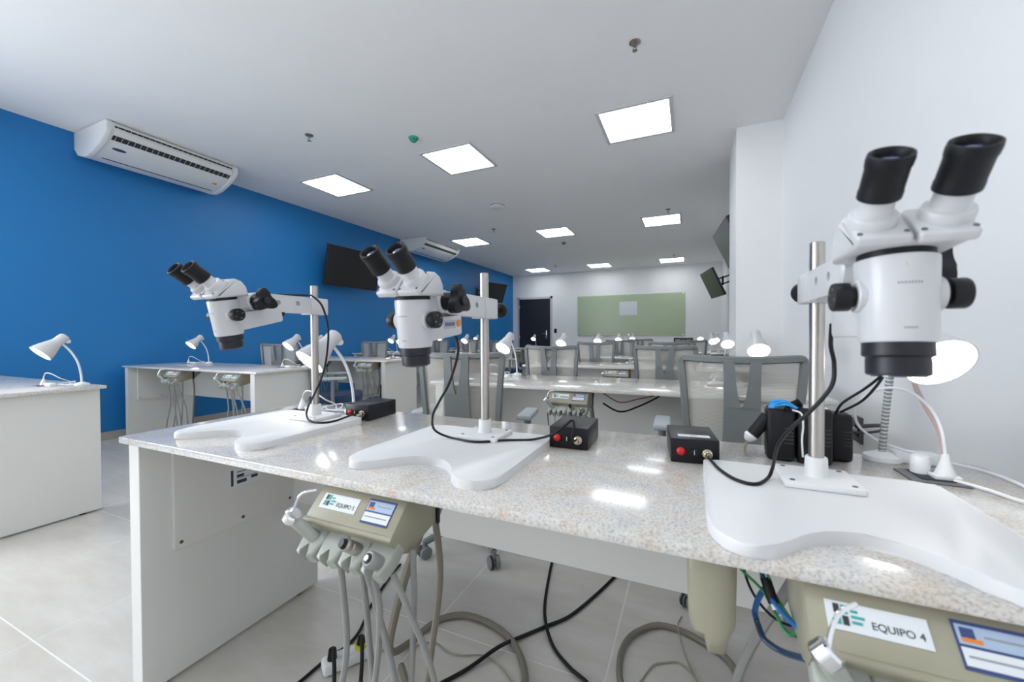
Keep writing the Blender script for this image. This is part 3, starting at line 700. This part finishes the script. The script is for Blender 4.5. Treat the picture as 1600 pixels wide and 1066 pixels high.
    bm = new(); prism(bm, hp, .098, Matrix.Translation((-.049, 0, 0)) @ YZX, .006, 4); head = O('binocular_head', bm, 'white_enamel', angle=55)
    ax = Vector((0, -1, 1)).normalized()
    for s in (-1, 1):
        c = Vector((s * .031, -.0265, .0325))
        pm = Matrix.Translation(c) @ Matrix(((1, 0, 0, 0), (0, .7071, -.7071, 0), (0, .7071, .7071, 0), (0, 0, 0, 1)))
        bm = new(); box(bm, (-.029 if s > 0 else -.0195, -.033, -.008), (.0195 if s > 0 else .029, .024, .006), .004, 3, pm); pt = O('prism_cover', bm, 'white_enamel', head)
        for a, b in ((-.024 * s, -.025), (.0155 * s, -.025), (.0155 * s, .019)):
            bm = new(); q = pm @ Vector((a, b, .0055)); cyl(bm, q, q + ax * .0012, .0026, n=10); O('screw', bm, 'dark_plate', pt)
        bm = new(); lathe(bm, [(.0230, .004), (.0228, .013), (.0212, .0165), (.0168, .018), (.0160, .021), (.0155, .040), (.0150, .042)], c, ax, 32); O('eyepiece_tube', bm, 'white_enamel', head)
        bm = new(); lathe(bm, [(.0165, .035), (.0192, .036), (.0194, .043), (.0188, .045), (.0188, .068), (.0196, .070), (.0200, .077), (.0192, .082), (.0168, .083), (.0148, .081), (.0140, .074)], c, ax, 36, cap=False); ec = O('eyecup', bm, 'rubber', head)
        bm = new(); lathe(bm, [(.0141, .0742), (.0110, .0762), (.0060, .0774), (.0005, .0778)], c, ax, 28); O('eye_lens', bm, 'lens', ec)
    # illuminator housing behind the body, under the arm
    bm = new(); prism(bm, [(.018, -.090), (.148, -.082), (.152, -.078), (.152, -.040), (.148, -.036), (.018, -.040)], .044, Matrix.Translation((-.022, 0, 0)) @ YZX, .003, 2); il = O('illuminator', bm, 'white_enamel')
    if display:
        bm = new(); box(bm, (.0215, .076, -.066), (.0228, .124, -.047)); dp = O('display', bm, 'lcd', il, smooth=False)
        for k in range(5):
            bm = new(); box(bm, (.0226, .080 + k * .008, -.060), (.0232, .085 + k * .008, -.052)); O('display_digit', bm, 'label_navy', dp, smooth=False)
        bm = new(); cyl(bm, (.0210, .136, -.055), (.0240, .136, -.055), .0085, n=18); O('power_button', bm, 'orange', il)
    else:
        bm = new(); cyl(bm, (0, .150, -.056), (0, .168, -.056), .015, n=20, bev=.002); O('dimmer_knob', bm, 'black', il)
    bm = new(); tube(bm, [Vector(p) - Vector((pole[0], pole[1], DH)) for p in cable], .0032, 8, 8); obj('cable', bm, 'rubber', t)
    return t
CAB1 = [(-1.193, .86, 1.218), (-1.175, .90, 1.219), (-1.15, .93, 1.220), (-1.124, .93, 1.216), (-1.092, .94, 1.184), (-1.079, .95, 1.118), (-1.091, .96, 1.055), (-1.122, .97, .969), (-1.15, .96, .9), (-1.17, .945, .845), (-1.155, .93, .82), (-1.12, .92, .8085), (-1.075, .925, .8085), (-1.062, .96, .8085), (-1.055, 1.01, .815), (-1.058, 1.06, .817)]
CAB2 = [(-.515, .82, 1.09), (-.511, .83, 1.054), (-.529, .84, 1.006), (-.548, .84, .961), (-.583, .85, .915), (-.608, .86, .878), (-.631, .90, .832), (-.598, .925, .8085), (-.511, .912, .8085), (-.45, .955, .8085), (-.385, .99, .8085), (-.33, .988, .827), (-.299, .99, .849), (-.278, 1.0, .866), (-.27, .99, .851), (-.275, .985, .822), (-.266, 1.005, .814)]
CAB3 = [(.197, .76, 1.10), (.201, .78, 1.067), (.208, .79, 1.036), (.204, .79, 1.0), (.178, .8, .956), (.159, .81, .931), (.142, .84, .889), (.143, .90, .830), (.135, .90, .8085), (.109, .855, .8085), (.079, .867, .8085), (.056, .915, .8085), (.042, .97, .809), (.036, 1.0, .809)]
microscope('white stereo microscope tilted forward, near the aisle end of the bench', (-1.175, .980), .294, 1.187, 10, -.052, CAB1, rear_knob=False)
microscope('white stereo microscope with orange button, between the other two microscopes', (-.522, .985), .312, 1.160, 4, -.020, CAB2, display=True)
microscope('white stereo microscope upright beside the white wall, above the EQUIPO 4 unit', (.217, .925), .315, 1.172, -4, .004, CAB3)

# control boxes of the microscope lamps
def control_box(label, loc, rz, paper):
    t = thing('lamp_control_box', label, 'control box', loc, rz, 'black control boxes')
    bm = new(); box(bm, (0, 0, .001), (.104, .150, .057), .0025, 2); obj('case', bm, 'box_black', t)
    bm = new(); lathe(bm, [(.0095, 0), (.0095, .003), (.0075, .006), (.003, .0075)], (.022, 0, .028), (0, -1, 0), 20); obj('switch', bm, 'red', t)
    bm = new(); cyl(bm, (.050, 0, .028), (.050, -.010, .028), .0070, n=18, bev=.001); kb = obj('dial', bm, 'black', t)
    bm = new(); box(bm, (.0493, -.0107, .024), (.0507, -.0098, .034)); obj('pointer', bm, 'label_white', kb, smooth=False)
    bm = new(); lathe(bm, [(.0105, 0), (.0105, .003), (.0085, .004), (.0085, .008), (.0095, .009), (.0095, .013), (.0070, .014), (.0065, .022), (.0045, .026)], (.078, 0, .026), (0, -1, 0), 20); obj('connector', bm, 'brass', t)
    if paper:
        bm = new(); box(bm, (.018, .022, .0568), (.088, .044, .0576)); p = obj('label_strip', bm, 'label_white', t, smooth=False)
        bm = new(); box(bm, (.046, .030, .0575), (.060, .034, .0579)); obj('print', bm, 'ink_grey', p, smooth=False)
    for a in (.012, .092):
        for b in (.012, .138):
            pass
    return t
control_box('black control box beside the microscope near the aisle, turned sideways to it', (-1.137, 1.075, DH), math.radians(2), False)
control_box('black control box between the two microscopes with a looped cable', (-.346, 1.020, DH), math.radians(2), False)
control_box('black control box with white strip label on top, left of wall-side microscope', (-.043, 1.012, DH), math.radians(6), True)

# power supplies with bundled wires behind the wall-side microscope
def adapter(label, loc, size, rz):
    t = thing('power_adapter', label, 'power adapter', loc, rz, 'black power adapters')
    a, b, c = size
    bm = new(); box(bm, (-a / 2, -b / 2, 0), (a / 2, b / 2, c), .010, 3); obj('case', bm, 'rubber', t)
    bm = new(); box(bm, (-a / 2 - .001, -.003, .004), (a / 2 + .001, .003, c - .004)); obj('seam', bm, 'dark_plate', t, smooth=False)
    for k in range(5):
        bm = new(); box(bm, (a * .10, -b / 2 - .0012, c * (.35 + .07 * k)), (a * .42, -b / 2 + .002, c * (.375 + .07 * k))); obj('vent_rib', bm, 'slot_dark', t, smooth=False)
    return t
adapter('black power adapter with blue wires on top behind the wall-side microscope', (.197, 1.155, DH), (.058, .075, .122), math.radians(-4))
adapter('black power adapter with pink-white patch behind the wall-side microscope pole', (.262, 1.150, DH), (.066, .075, .128), math.radians(-4))
adapter('small black power adapter nearest the white wall socket', (.322, 1.190, DH), (.046, .060, .112), math.radians(-4))
t = thing('label_patch', 'worn pinkish label on top of the black power adapter', 'label', (.262, 1.150, DH + .128))
bm = new(); box(bm, (-.022, -.025, 0), (.024, .02, .0012)); obj('patch', bm, 'label_white', t, smooth=False)
bm = new(); box(bm, (-.016, -.018, .001), (.010, .008, .0017)); obj('worn_area', bm, 'pink', t, smooth=False)
t = thing('taped_connector', 'black taped connector with bright blue wires leaning on the adapters', 'connector', (.12, 1.14, DH))
bm = new(); cyl(bm, (.018, 0, .052), (.052, .004, .100), .0145, .0155, n=16, bev=.002); obj('sleeve', bm, 'rubber', t)
bm = new(); lathe(bm, [(.013, 0), (.015, .006), (.010, .016), (.006, .02)], (.018, 0, .054), (-.58, 0, -.81), 14); obj('white_cap', bm, 'white_plastic', t)
bm = new(); tube(bm, [(.010, 0, .040), (.004, -.002, .028), (.002, -.004, .012), (.006, -.008, .003)], .003, 8, 5); obj('tail_wire', bm, 'wire_beige', t)
for k in range(5):
    bm = new(); tube(bm, [(.049, .003 - .004 + k * .003, .097), (.062, -.006 + k * .004, .124 + k * .003), (.082, -.030 + k * .008, .136 + (k % 2) * .005), (.104, -.028 + k * .009, .128)], .0030, 6, 5); obj('blue_wire', bm, 'wire_cyan', t)
for k in range(4):
    bm = new(); tube(bm, [(.082 + k * .008, -.02 + k * .006, .124), (.092 + k * .006, -.01 + k * .004, .135 + .003 * k), (.104 + k * .006, .005, .128)], .0028, 6, 5); obj('black_wire', bm, 'rubber', t)
bm = new(); tube(bm, [(.095, -.030, .124), (.110, -.040, .118), (.113, -.042, .09), (.111, -.042, .06), (.113, -.042, .02)], .002, 6, 5); obj('white_wire', bm, 'white_plastic', t)
bm = new(); tube(bm, [(.31, 1.165, DH + .112), (.318, 1.15, DH + .140), (.345, 1.12, DH + .175), (.36, 1.10, DH + .198), (.372, 1.08, DH + .222)], .0028, 8, 6)
tube(bm, [(.372, 1.08, DH + .222), (.362, 1.098, DH + .188), (.345, 1.125, DH + .150), (.318, 1.16, DH + .118)], .0028, 8, 6)
tag(obj('looped_cord', bm, 'rubber'), 'thin black looped cord rising from the power adapters', 'cord')

# items around the wall-side lamp: adaptor block, plug, cords
bm = new(); box(bm, (.432, 1.205, DH + .0005), (.515, 1.245, DH + .026), .004)
t = thing('switch_block', 'white inline adaptor block on the granite by the wall-side lamp', 'adaptor', (.47, 1.225, DH)); bmesh.ops.translate(bm, verts=bm.verts[:], vec=(-.47, -1.225, -DH)); obj('block', bm, 'white_plastic', t)
bm = new(); cyl(bm, (.010, -.020, .013), (.010, -.0225, .013), .007, n=14); obj('button', bm, 'white_enamel', t)
t = thing('wall_bench_socket', 'dark socket plate with two white plugs beside the wall-side microscope', 'socket', (.452, 1.112, DH))
bm = new(); prism(bm, [(-.043, .038), (.045, .055), (.045, -.052), (-.043, -.045)], .003, None, .001, 1); obj('plate', bm, 'dark_plate', t)
bm = new(); box(bm, (-.022, -.03, .0028), (.034, .034, .0045)); obj('socket_insert', bm, 'black', t, smooth=False)
bm = new(); lathe(bm, [(.016, 0), (.016, .030), (.014, .036), (.006, .038)], (-.006, .018, .004), n=18); obj('round_plug', bm, 'white_plastic', t)
bm = new(); box(bm, (.000, -.026, .004), (.042, .004, .012), .002); lathe(bm, [(.017, 0), (.012, .014), (.008, .026), (.006, .042)], (.021, -.011, .012), n=16); obj('tapered_plug', bm, 'white_plastic', t)
bm = new(); tube(bm, [(.021, -.011, .050), (.017, -.006, .10), (.005, .010, .145), (-.02, .04, .175), (-.055, .075, .172), (-.085, .11, .13), (-.080, .125, .08), (-.045, .12, .045), (.00, .10, .03), (.04, .085, .022)], .0030, 8, 8); obj('plug_cord', bm, 'white_plastic', t)
bm = new(); tube(bm, [(.473, 1.105, .84), (.470, 1.12, .885), (.455, 1.14, .935), (.444, 1.15, .975), (.440, 1.155, 1.02)], .0048, 8, 6); tag(obj('pink_cord', bm, 'pink'), 'pinkish cord rising from the plugs to the lamp', 'cord')
bm = new(); tube(bm, [(.50, 1.22, .796), (.54, 1.22, .792), (.575, 1.18, .790), (.585, 1.10, .790), (.57, 1.02, .789), (.585, .98, .789)], .0034, 8, 8); tag(obj('white_cord', bm, 'white_plastic'), 'white cord lying along the granite edge by the white wall', 'cord')
bm = new(); tube(bm, [(.48, 1.09, .79), (.51, 1.05, .7895), (.53, 1.00, .7895), (.56, .98, .7895), (.59, .965, .7895)], .0036, 8, 8); tag(obj('white_cord', bm, 'white_plastic'), 'white cord running from the plugs towards the white wall', 'cord')

# ------------------------------------------------------------------ chairs
def chair(black=False):
    t = thing('office_chair', '', 'chair')
    g = 'black' if black else 'chair_grey'; mf = 'meshb' if black else 'meshf'
    hw = .212; zb, zt_ = .56, 1.005; yb = -.215
    def yy(z, x): return yb - .02 * math.sin((z - .56) / .45 * 2.2) + .045 * (abs(x) / hw) ** 2 - .03 * (z - .56)
    # outer frame: flat bar swept round a rounded rectangle
    def barpath(pts, wd, th):
        bm = new(); P = spline(pts, 5); rings = []
        for i, p in enumerate(P):
            d = (P[min(i + 1, len(P) - 1)] - P[max(i - 1, 0)]).normalized(); nrm = Vector((0, -1, 0)); s = d.cross(nrm).normalized(); n2 = s.cross(d)
            rings.append([bm.verts.new(p + s * (wd / 2 * a) + n2 * (th / 2 * b)) for a, b in ((-1, -.5), (-.7, -1), (.7, -1), (1, -.5), (1, .5), (.7, 1), (-.7, 1), (-1, .5))])
        for a, b in zip(rings, rings[1:]):
            for k in range(8): bm.faces.new((a[k], a[(k + 1) % 8], b[(k + 1) % 8], b[k]))
        bm.faces.new(rings[0][::-1]); bm.faces.new(rings[-1]); return bm
    q = lambda x, z: (x, yy(z, x), z)
    fr = [q(-.150, zb), q(-.175, zb + .05), q(-.188, zb + .16), q(-.198, zb + .30), q(-.206, zt_ - .06), q(-.208, zt_ - .030), q(-.200, zt_ - .014), q(-.180, zt_ - .012), q(-.10, zt_ - .016), q(0, zt_ - .018), q(.10, zt_ - .016), q(.180, zt_ - .012), q(.200, zt_ - .014), q(.208, zt_ - .030), q(.206, zt_ - .06), q(.198, zb + .30), q(.188, zb + .16), q(.175, zb + .05), q(.150, zb)]
    obj('back_frame', barpath(fr, .028, .030), g, t, angle=60)
    obj('lower_rail', barpath([q(-.155, zb + .01), q(-.07, zb), q(.07, zb), q(.155, zb + .01)], .03, .028), g, t, angle=60)
    # forked spine behind the mesh
    sp_ = [(-.062, zb - .06), (-.062, zb + .16), (-.058, .84), (-.060, zt_ - .02), (-.028, zt_ - .02), (-.014, .86), (-.008, .815), (.008, .815), (.014, .86), (.028, zt_ - .02), (.060, zt_ - .02), (.058, .84), (.062, zb + .16), (.062, zb - .06)]
    bm = new()
    L_ = [(-.062, zb - .06, .012), (-.062, zb + .08, .012), (-.060, .70, .012), (-.058, .80, .006), (-.058, .84, .010), (-.059, .90, .020), (-.060, zt_ - .02, .029)]
    # left and right struts as strips, joined plate below .80
    def strip(cols, th=.016):
        vs = []
        for x0, x1, z in cols:
            vs.append([bm.verts.new((x, yy(z, x) - .012 + dy, z)) for x, dy in ((x0, -th), (x1, -th), (x1, 0), (x0, 0))])
        for a, b in zip(vs, vs[1:]):
            for k in range(4): bm.faces.new((a[k], a[(k + 1) % 4], b[(k + 1) % 4], b[k]))
        bm.faces.new(vs[0][::-1]); bm.faces.new(vs[-1])
    strip([(-.064, .064, zb - .05), (-.064, .064, .66), (-.062, .062, .74), (-.060, .060, .81)])
    strip([(-.060, -.004, .81), (-.060, -.012, .84), (-.060, -.020, .90), (-.062, -.028, zt_ - .018)])
    strip([(.004, .060, .81), (.012, .060, .84), (.020, .060, .90), (.028, .062, zt_ - .018)])
    obj('forked_spine', bm, g, t, angle=35)
    bm = new(); cyl(bm, (0, yb - .02, .46), (0, yb - .035, .60), .035, .05, n=16); box(bm, (-.05, -.23, .40), (.05, .02, .43), .01); obj('back_bracket', bm, g, t)
    # mesh panel
    bm = new(); nx, nz = 10, 10; V = []
    for j in range(nz + 1):
        z = zb + .01 + (zt_ - .035 - zb) * j / nz; hwz = .150 + (.206 - .150) * min(1, (z - zb) / .2) ** .6 - .006
        V.append([bm.verts.new((hwz * (2 * i / nx - 1), yy(z, hwz * (2 * i / nx - 1)) + .004, z)) for i in range(nx + 1)])
    for j in range(nz):
        for i in range(nx): bm.faces.new((V[j][i], V[j][i + 1], V[j + 1][i + 1], V[j + 1][i]))
    obj('mesh_back', bm, mf, t)
    bm = new(); pl = [(p.x, p.y) for p in spline([(-.23, -.19, 0), (-.245, 0, 0), (-.23, .22, 0), (-.10, .26, 0), (.10, .26, 0), (.23, .22, 0), (.245, 0, 0), (.23, -.19, 0), (.10, -.215, 0), (-.10, -.215, 0)], 3, True)]
    prism(bm, pl, .065, Matrix.Translation((0, 0, .435)), .022, 3); obj('seat', bm, 'black' if black else 'seat_blue', t, angle=60)
    for s in (-1, 1):
        a = obj('arm_support', (lambda b: (tube(b, [(s * .16, .0, .43), (s * .25, .0, .43), (s * .282, .0, .47), (s * .285, .0, .56), (s * .285, .0, .67)], .018, 10, 5), b)[1])(new()), g, t)
        bm = new(); box(bm, (s * .285 - .036, -.105, .665), (s * .285 + .036, .125, .692), .010, 3); obj('arm_pad', bm, 'black' if black else 'chair_pad', t)
    bm = new(); cyl(bm, (0, 0, .40), (0, 0, .435), .09, .11, n=20); obj('seat_plate', bm, 'rubber', t)
    bm = new(); cyl(bm, (0, 0, .10), (0, 0, .41), .026, n=16); obj('gas_lift', bm, 'rubber', t)
    for k in range(5):
        a = k * 2 * math.pi / 5 + .3; d = Vector((math.cos(a), math.sin(a), 0))
        bm = new(); tube(bm, [d * .02 + Vector((0, 0, .105)), d * .16 + Vector((0, 0, .100)), d * .30 + Vector((0, 0, .078))], .024, 8, 3, .016); lg = obj('base_leg', bm, g, t)
        p = Vector((-d.y, d.x, 0)); c = d * .30 + Vector((0, 0, .030))
        bm = new(); cyl(bm, c - p * .026, c - p * .006, .030, n=18, bev=.004); cyl(bm, c + p * .006, c + p * .026, .030, n=18, bev=.004); cyl(bm, c - p * .007, c + p * .007, .010, n=8); cyl(bm, c + Vector((0, 0, .02)), c + Vector((0, 0, .052)), .012, n=10); ct = obj('castor', bm, g, t)
        bm = new(); lathe(bm, [(.0302, -.018), (.0306, -.012), (.0302, -.008)], c + p * .0, p, 18, cap=False); obj('castor_tread', bm, 'rubber', lg)
    index(t); return t
CHAIRS = [(.165, 1.97, 2, 'grey mesh-back chair at fifth-row bench, white wall end, behind the power adapters'), (-1.05, 1.87, 10, 'grey mesh-back chair behind the microscope with the orange button'),
          (-.18, 3.30, 2, 'grey mesh-back chair at fourth-row bench, white wall end'), (-.99, 3.17, 0, 'grey mesh-back chair at fourth-row bench, aisle end'),
          (-.99, 4.77, 0, 'grey mesh-back chair at third-row bench, aisle end'), (-.226, 5.02, 2, 'grey mesh-back chair at third-row bench, white wall end'),
          (-1.01, 6.60, 0, 'grey mesh-back chair at second-row bench from the green board, aisle end'), (-.02, 6.65, 6, 'grey mesh-back chair at second-row bench from the green board, white wall end'),
          (-.85, 8.20, -6, 'grey mesh-back chair at the bench nearest the green board, white wall side'),
          (-4.40, 3.32, 22, 'grey mesh-back chair at fourth-row bench on the blue wall side'), (-3.34, 3.02, -46, 'grey mesh-back chair with navy seat turned sideways in the aisle'),
          (-4.46, 4.95, 12, 'grey mesh-back chair at third-row bench by the blue wall'), (-4.34, 6.52, 4, 'grey mesh-back chair at second-row bench by the blue wall'),
          (-3.66, 6.42, 0, 'grey mesh-back chair at second-row bench, aisle end, blue wall side'), (-4.42, 8.12, 4, 'grey mesh-back chair at the bench nearest the green board, blue wall side'),
          (-2.98, 6.40, -50, 'grey mesh-back chair turned sideways in the aisle near the far door')]
ch0 = None
for x, y, a, l in CHAIRS:
    if ch0 is None: ch0 = chair(); ch0.location = (x, y, 0); ch0.rotation_euler = (0, 0, math.radians(a)); ch0['label'] = l; ch0['group'] = 'grey mesh-back chairs'
    else: dup(ch0, (x, y, 0), math.radians(a), l, 'grey mesh-back chairs')
cb = chair(True); cb.location = (-.17, 11.0, 0); cb['label'] = 'black mesh-back chair below the green board'

# ------------------------------------------------------------------ hoses, cables and things under the microscope bench
def line(name, pts, r, m, label, cat, n=8, sub=8):
    bm = new(); tube(bm, pts, r, n, sub); return tag(obj(name, bm, m), label, cat)
line('floor_hose', [(-.60, .80, .62), (-.72, .86, .38), (-.86, .98, .10), (-.895, 1.12, .014), (-.882, 1.213, .012), (-.854, 1.277, .012), (-.782, 1.32, .012), (-.669, 1.314, .012), (-.572, 1.271, .012), (-.505, 1.204, .012), (-.465, 1.117, .012), (-.493, 1.02, .012), (-.60, .95, .012), (-.74, .95, .012), (-.86, 1.03, .012)], .0115, 'brown_hose', 'thick taupe hose looped on the floor under the EQUIPO 5 unit', 'hose')
line('floor_hose', [(-.12, 1.12, .012), (-.19, 1.238, .012), (-.211, 1.319, .012), (-.21, 1.408, .012), (-.181, 1.485, .012), (-.116, 1.555, .012), (-.04, 1.564, .012), (.043, 1.534, .012), (.117, 1.477, .012), (.143, 1.372, .012), (.13, 1.25, .012)], .0100, 'brown_hose', 'thick taupe hose looped on the floor near the hanging plastic sleeve', 'hose')
line('bench_hose', [(.165, .765, .72), (.147, .78, .669), (.109, .85, .522), (.081, .88, .409), (.05, .95, .2), (.05, 1.1, .02), (.10, 1.25, .012)], .0085, 'grey_hose', 'straight grey hose slanting down beside the EQUIPO 4 unit', 'hose')
line('power_cable', [(-.66, 2.05, .008), (-.62, 1.905, .008), (-.588, 1.739, .008), (-.536, 1.52, .008), (-.489, 1.394, .017), (-.432, 1.31, .008), (-.358, 1.249, .008), (-.274, 1.201, .008), (-.2, 1.1, .008)], .0062, 'rubber', 'black cable crossing over the other black cable on the floor', 'cable')
line('power_cable', [(-.22, 2.1, .008), (-.263, 1.967, .008), (-.309, 1.802, .008), (-.36, 1.64, .008), (-.423, 1.48, .008), (-.489, 1.393, .007), (-.543, 1.32, .008), (-.598, 1.222, .02), (-.658, 1.11, .008), (-.716, 1.015, .008)], .0062, 'rubber', 'black cable passing under another on the floor towards the looped hose', 'cable')
line('power_cable', [(-1.25, 1.5, .008), (-1.229, 1.407, .008), (-1.168, 1.223, .008), (-1.105, 1.099, .008), (-1.092, 1.022, .008), (-1.108, .955, .008), (-1.112, .856, .008), (-1.122, .75, .008)], .0055, 'rubber', 'black cable on the floor beside the white power strip', 'cable')
line('thin_wire', [(-.985, 1.03, .02), (-.961, 1.064, .004), (-.887, 1.109, .004), (-.859, 1.143, .004), (-.821, 1.166, .004), (-.758, 1.15, .004), (-.709, 1.154, .004), (-.64, 1.184, .004), (-.572, 1.168, .004), (-.508, 1.127, .004)], .0024, 'wire_beige', 'thin beige wire running from the power strip over the floor', 'wire')
line('thin_wire', [(.02, .80, .60), (.012, 1.2, .30), (.002, 1.742, .004), (-.037, 1.634, .004), (-.04, 1.554, .023), (-.017, 1.462, .004), (.02, 1.358, .004)], .0024, 'wire_beige', 'thin beige wire dropping behind the plastic sleeve', 'wire')
line('thin_wire', [(-.16, 1.24, .004), (-.143, 1.287, .004), (-.112, 1.369, .004), (-.075, 1.399, .004), (-.036, 1.416, .004), (.002, 1.392, .004), (.024, 1.35, .004)], .0024, 'wire_beige', 'thin beige wire curled inside the floor hose loop', 'wire')
t = thing('power_strip', 'white power strip with black and lime plugs on the floor', 'power strip', (-1.035, .985, 0), math.radians(58))
bm = new(); box(bm, (-.085, -.028, .0005), (.085, .028, .040), .012, 3); obj('case', bm, 'white_plastic', t)
for x in (-.055, -.012, .034):
    bm = new(); cyl(bm, (x, -.005, .039), (x, -.005, .0415), .018, n=20); s_ = obj('socket', bm, 'ac_white', t)
    for dx in (-.007, .007):
        bm = new(); cyl(bm, (x + dx, -.005, .041), (x + dx, -.005, .0420), .0025, n=8); obj('pin_hole', bm, 'slot_dark', s_)
bm = new(); cyl(bm, (-.055, -.005, .041), (-.055, -.012, .075), .015, .012, n=14); tube(bm, [(-.055, -.012, .072), (-.056, -.03, .085), (-.06, -.07, .06), (-.07, -.12, .01)], .006); obj('black_plug', bm, 'rubber', t)
bm = new(); cyl(bm, (.034, -.005, .041), (.034, -.007, .056), .019, n=18); obj('lime_ring', bm, 'yellow', t)
bm = new(); cyl(bm, (.034, -.007, .055), (.034, -.016, .080), .014, .011, n=14); tube(bm, [(.034, -.014, .078), (.032, -.03, .088), (.02, -.08, .05), (.0, -.14, .008)], .006); obj('black_plug', bm, 'rubber', t)
# hanging plastic sleeve
bm = new(); n = 24; rings = []
for z, wx, wy in ((.764, .036, .012), (.70, .035, .016), (.66, .034, .017), (.635, .033, .016), (.618, .028, .012), (.610, .022, .008)):
    rings.append([bm.verts.new((wx * math.cos(2 * math.pi * k / n), wy * math.sin(2 * math.pi * k / n), z + ((-.022 if 17 <= k <= 22 or k in (3, 4, 5) else .004 * math.sin(k * 1.7)) if z < .615 else 0))) for k in range(n)])
for a, b in zip(rings, rings[1:]):
    for k in range(n): bm.faces.new((a[k], a[(k + 1) % n], b[(k + 1) % n], b[k]))
o = tag(obj('plastic_sleeve', bm, 'bag', angle=60), 'cream plastic sleeve hanging under the microscope bench beside EQUIPO 4', 'plastic sleeve'); o.location = (.030, .70, 0)
so = o.modifiers.new('thickness', 'SOLIDIFY'); so.thickness = .0012
line('signal_wire', [(.062, .72, .764), (.066, .72, .723), (.101, .72, .689), (.119, .72, .656), (.13, .70, .643), (.141, .70, .648), (.138, .70, .66), (.112, .72, .70), (.104, .73, .764)], .0022, 'wire_green', 'green wire looping beside the EQUIPO 4 unit', 'wire')
line('air_tube', [(.102, .76, .764), (.105, .75, .702), (.109, .72, .688), (.116, .70, .682), (.13, .68, .675), (.142, .66, .677)], .0038, 'wire_blue', 'blue air tube entering the EQUIPO 4 unit', 'tube')
t = thing('inline_valve', 'black inline valve on the blue air tube', 'valve', (.109, .718, .69))
bm = new(); cyl(bm, (-.003, .008, .016), (.006, -.010, -.012), .0075, n=12, bev=.001); obj('valve_body', bm, 'rubber', t)
bm = new(); cyl(bm, (.006, -.010, -.012), (.008, -.014, -.018), .005, n=12); obj('collar', bm, 'label_white', t)
line('air_tube', [(.107, .735, .684), (.098, .73, .669), (.093, .73, .647), (.094, .72, .640)], .0042, 'wire_blue', 'short blue air tube curling down to a black hose', 'tube')
line('air_hose', [(.094, .72, .640), (.096, .715, .634), (.102, .70, .625), (.123, .68, .627), (.15, .62, .667)], .0045, 'wire_navy', 'dark navy hose curving up into the EQUIPO 4 unit', 'hose')
line('signal_wire', [(.072, .755, .764), (.08, .75, .70), (.093, .74, .667), (.115, .73, .646), (.138, .72, .644), (.147, .72, .659)], .0020, 'rubber', 'thin black wire hanging beside the green wire', 'wire')
# cords under the fifth-row bench
for i, (dz, m, l) in enumerate(((.045, 'wire_red', 'thin red wire slung under the fifth-row bench'), (.10, 'rubber', 'black cable slung under the fifth-row bench'))):
    line('slung_cable', [(-.47, 2.36, .765 - .02 - i * .06), (-.38, 2.40, .765 - .03 - dz), (-.28, 2.44, .765 - .02 - dz * .8), (-.17, 2.48, .765 - .02 - dz * .2), (-.14, 2.50, .764)], .003 + .002 * i, m, l, 'cable')
line('slung_cable', [(-.74, 2.40, .764), (-.80, 2.36, .66), (-.80, 2.34, .55), (-.76, 2.36, .30), (-.74, 2.5, .05)], .003, 'rubber', 'thin black cable dropping left of the fifth-row dental unit', 'cable')
line('slung_cable', [(-.72, 2.40, .764), (-.755, 2.36, .66), (-.755, 2.34, .50), (-.73, 2.36, .28), (-.72, 2.5, .05)], .0022, 'wire_green', 'thin green wire dropping left of the fifth-row dental unit', 'wire')
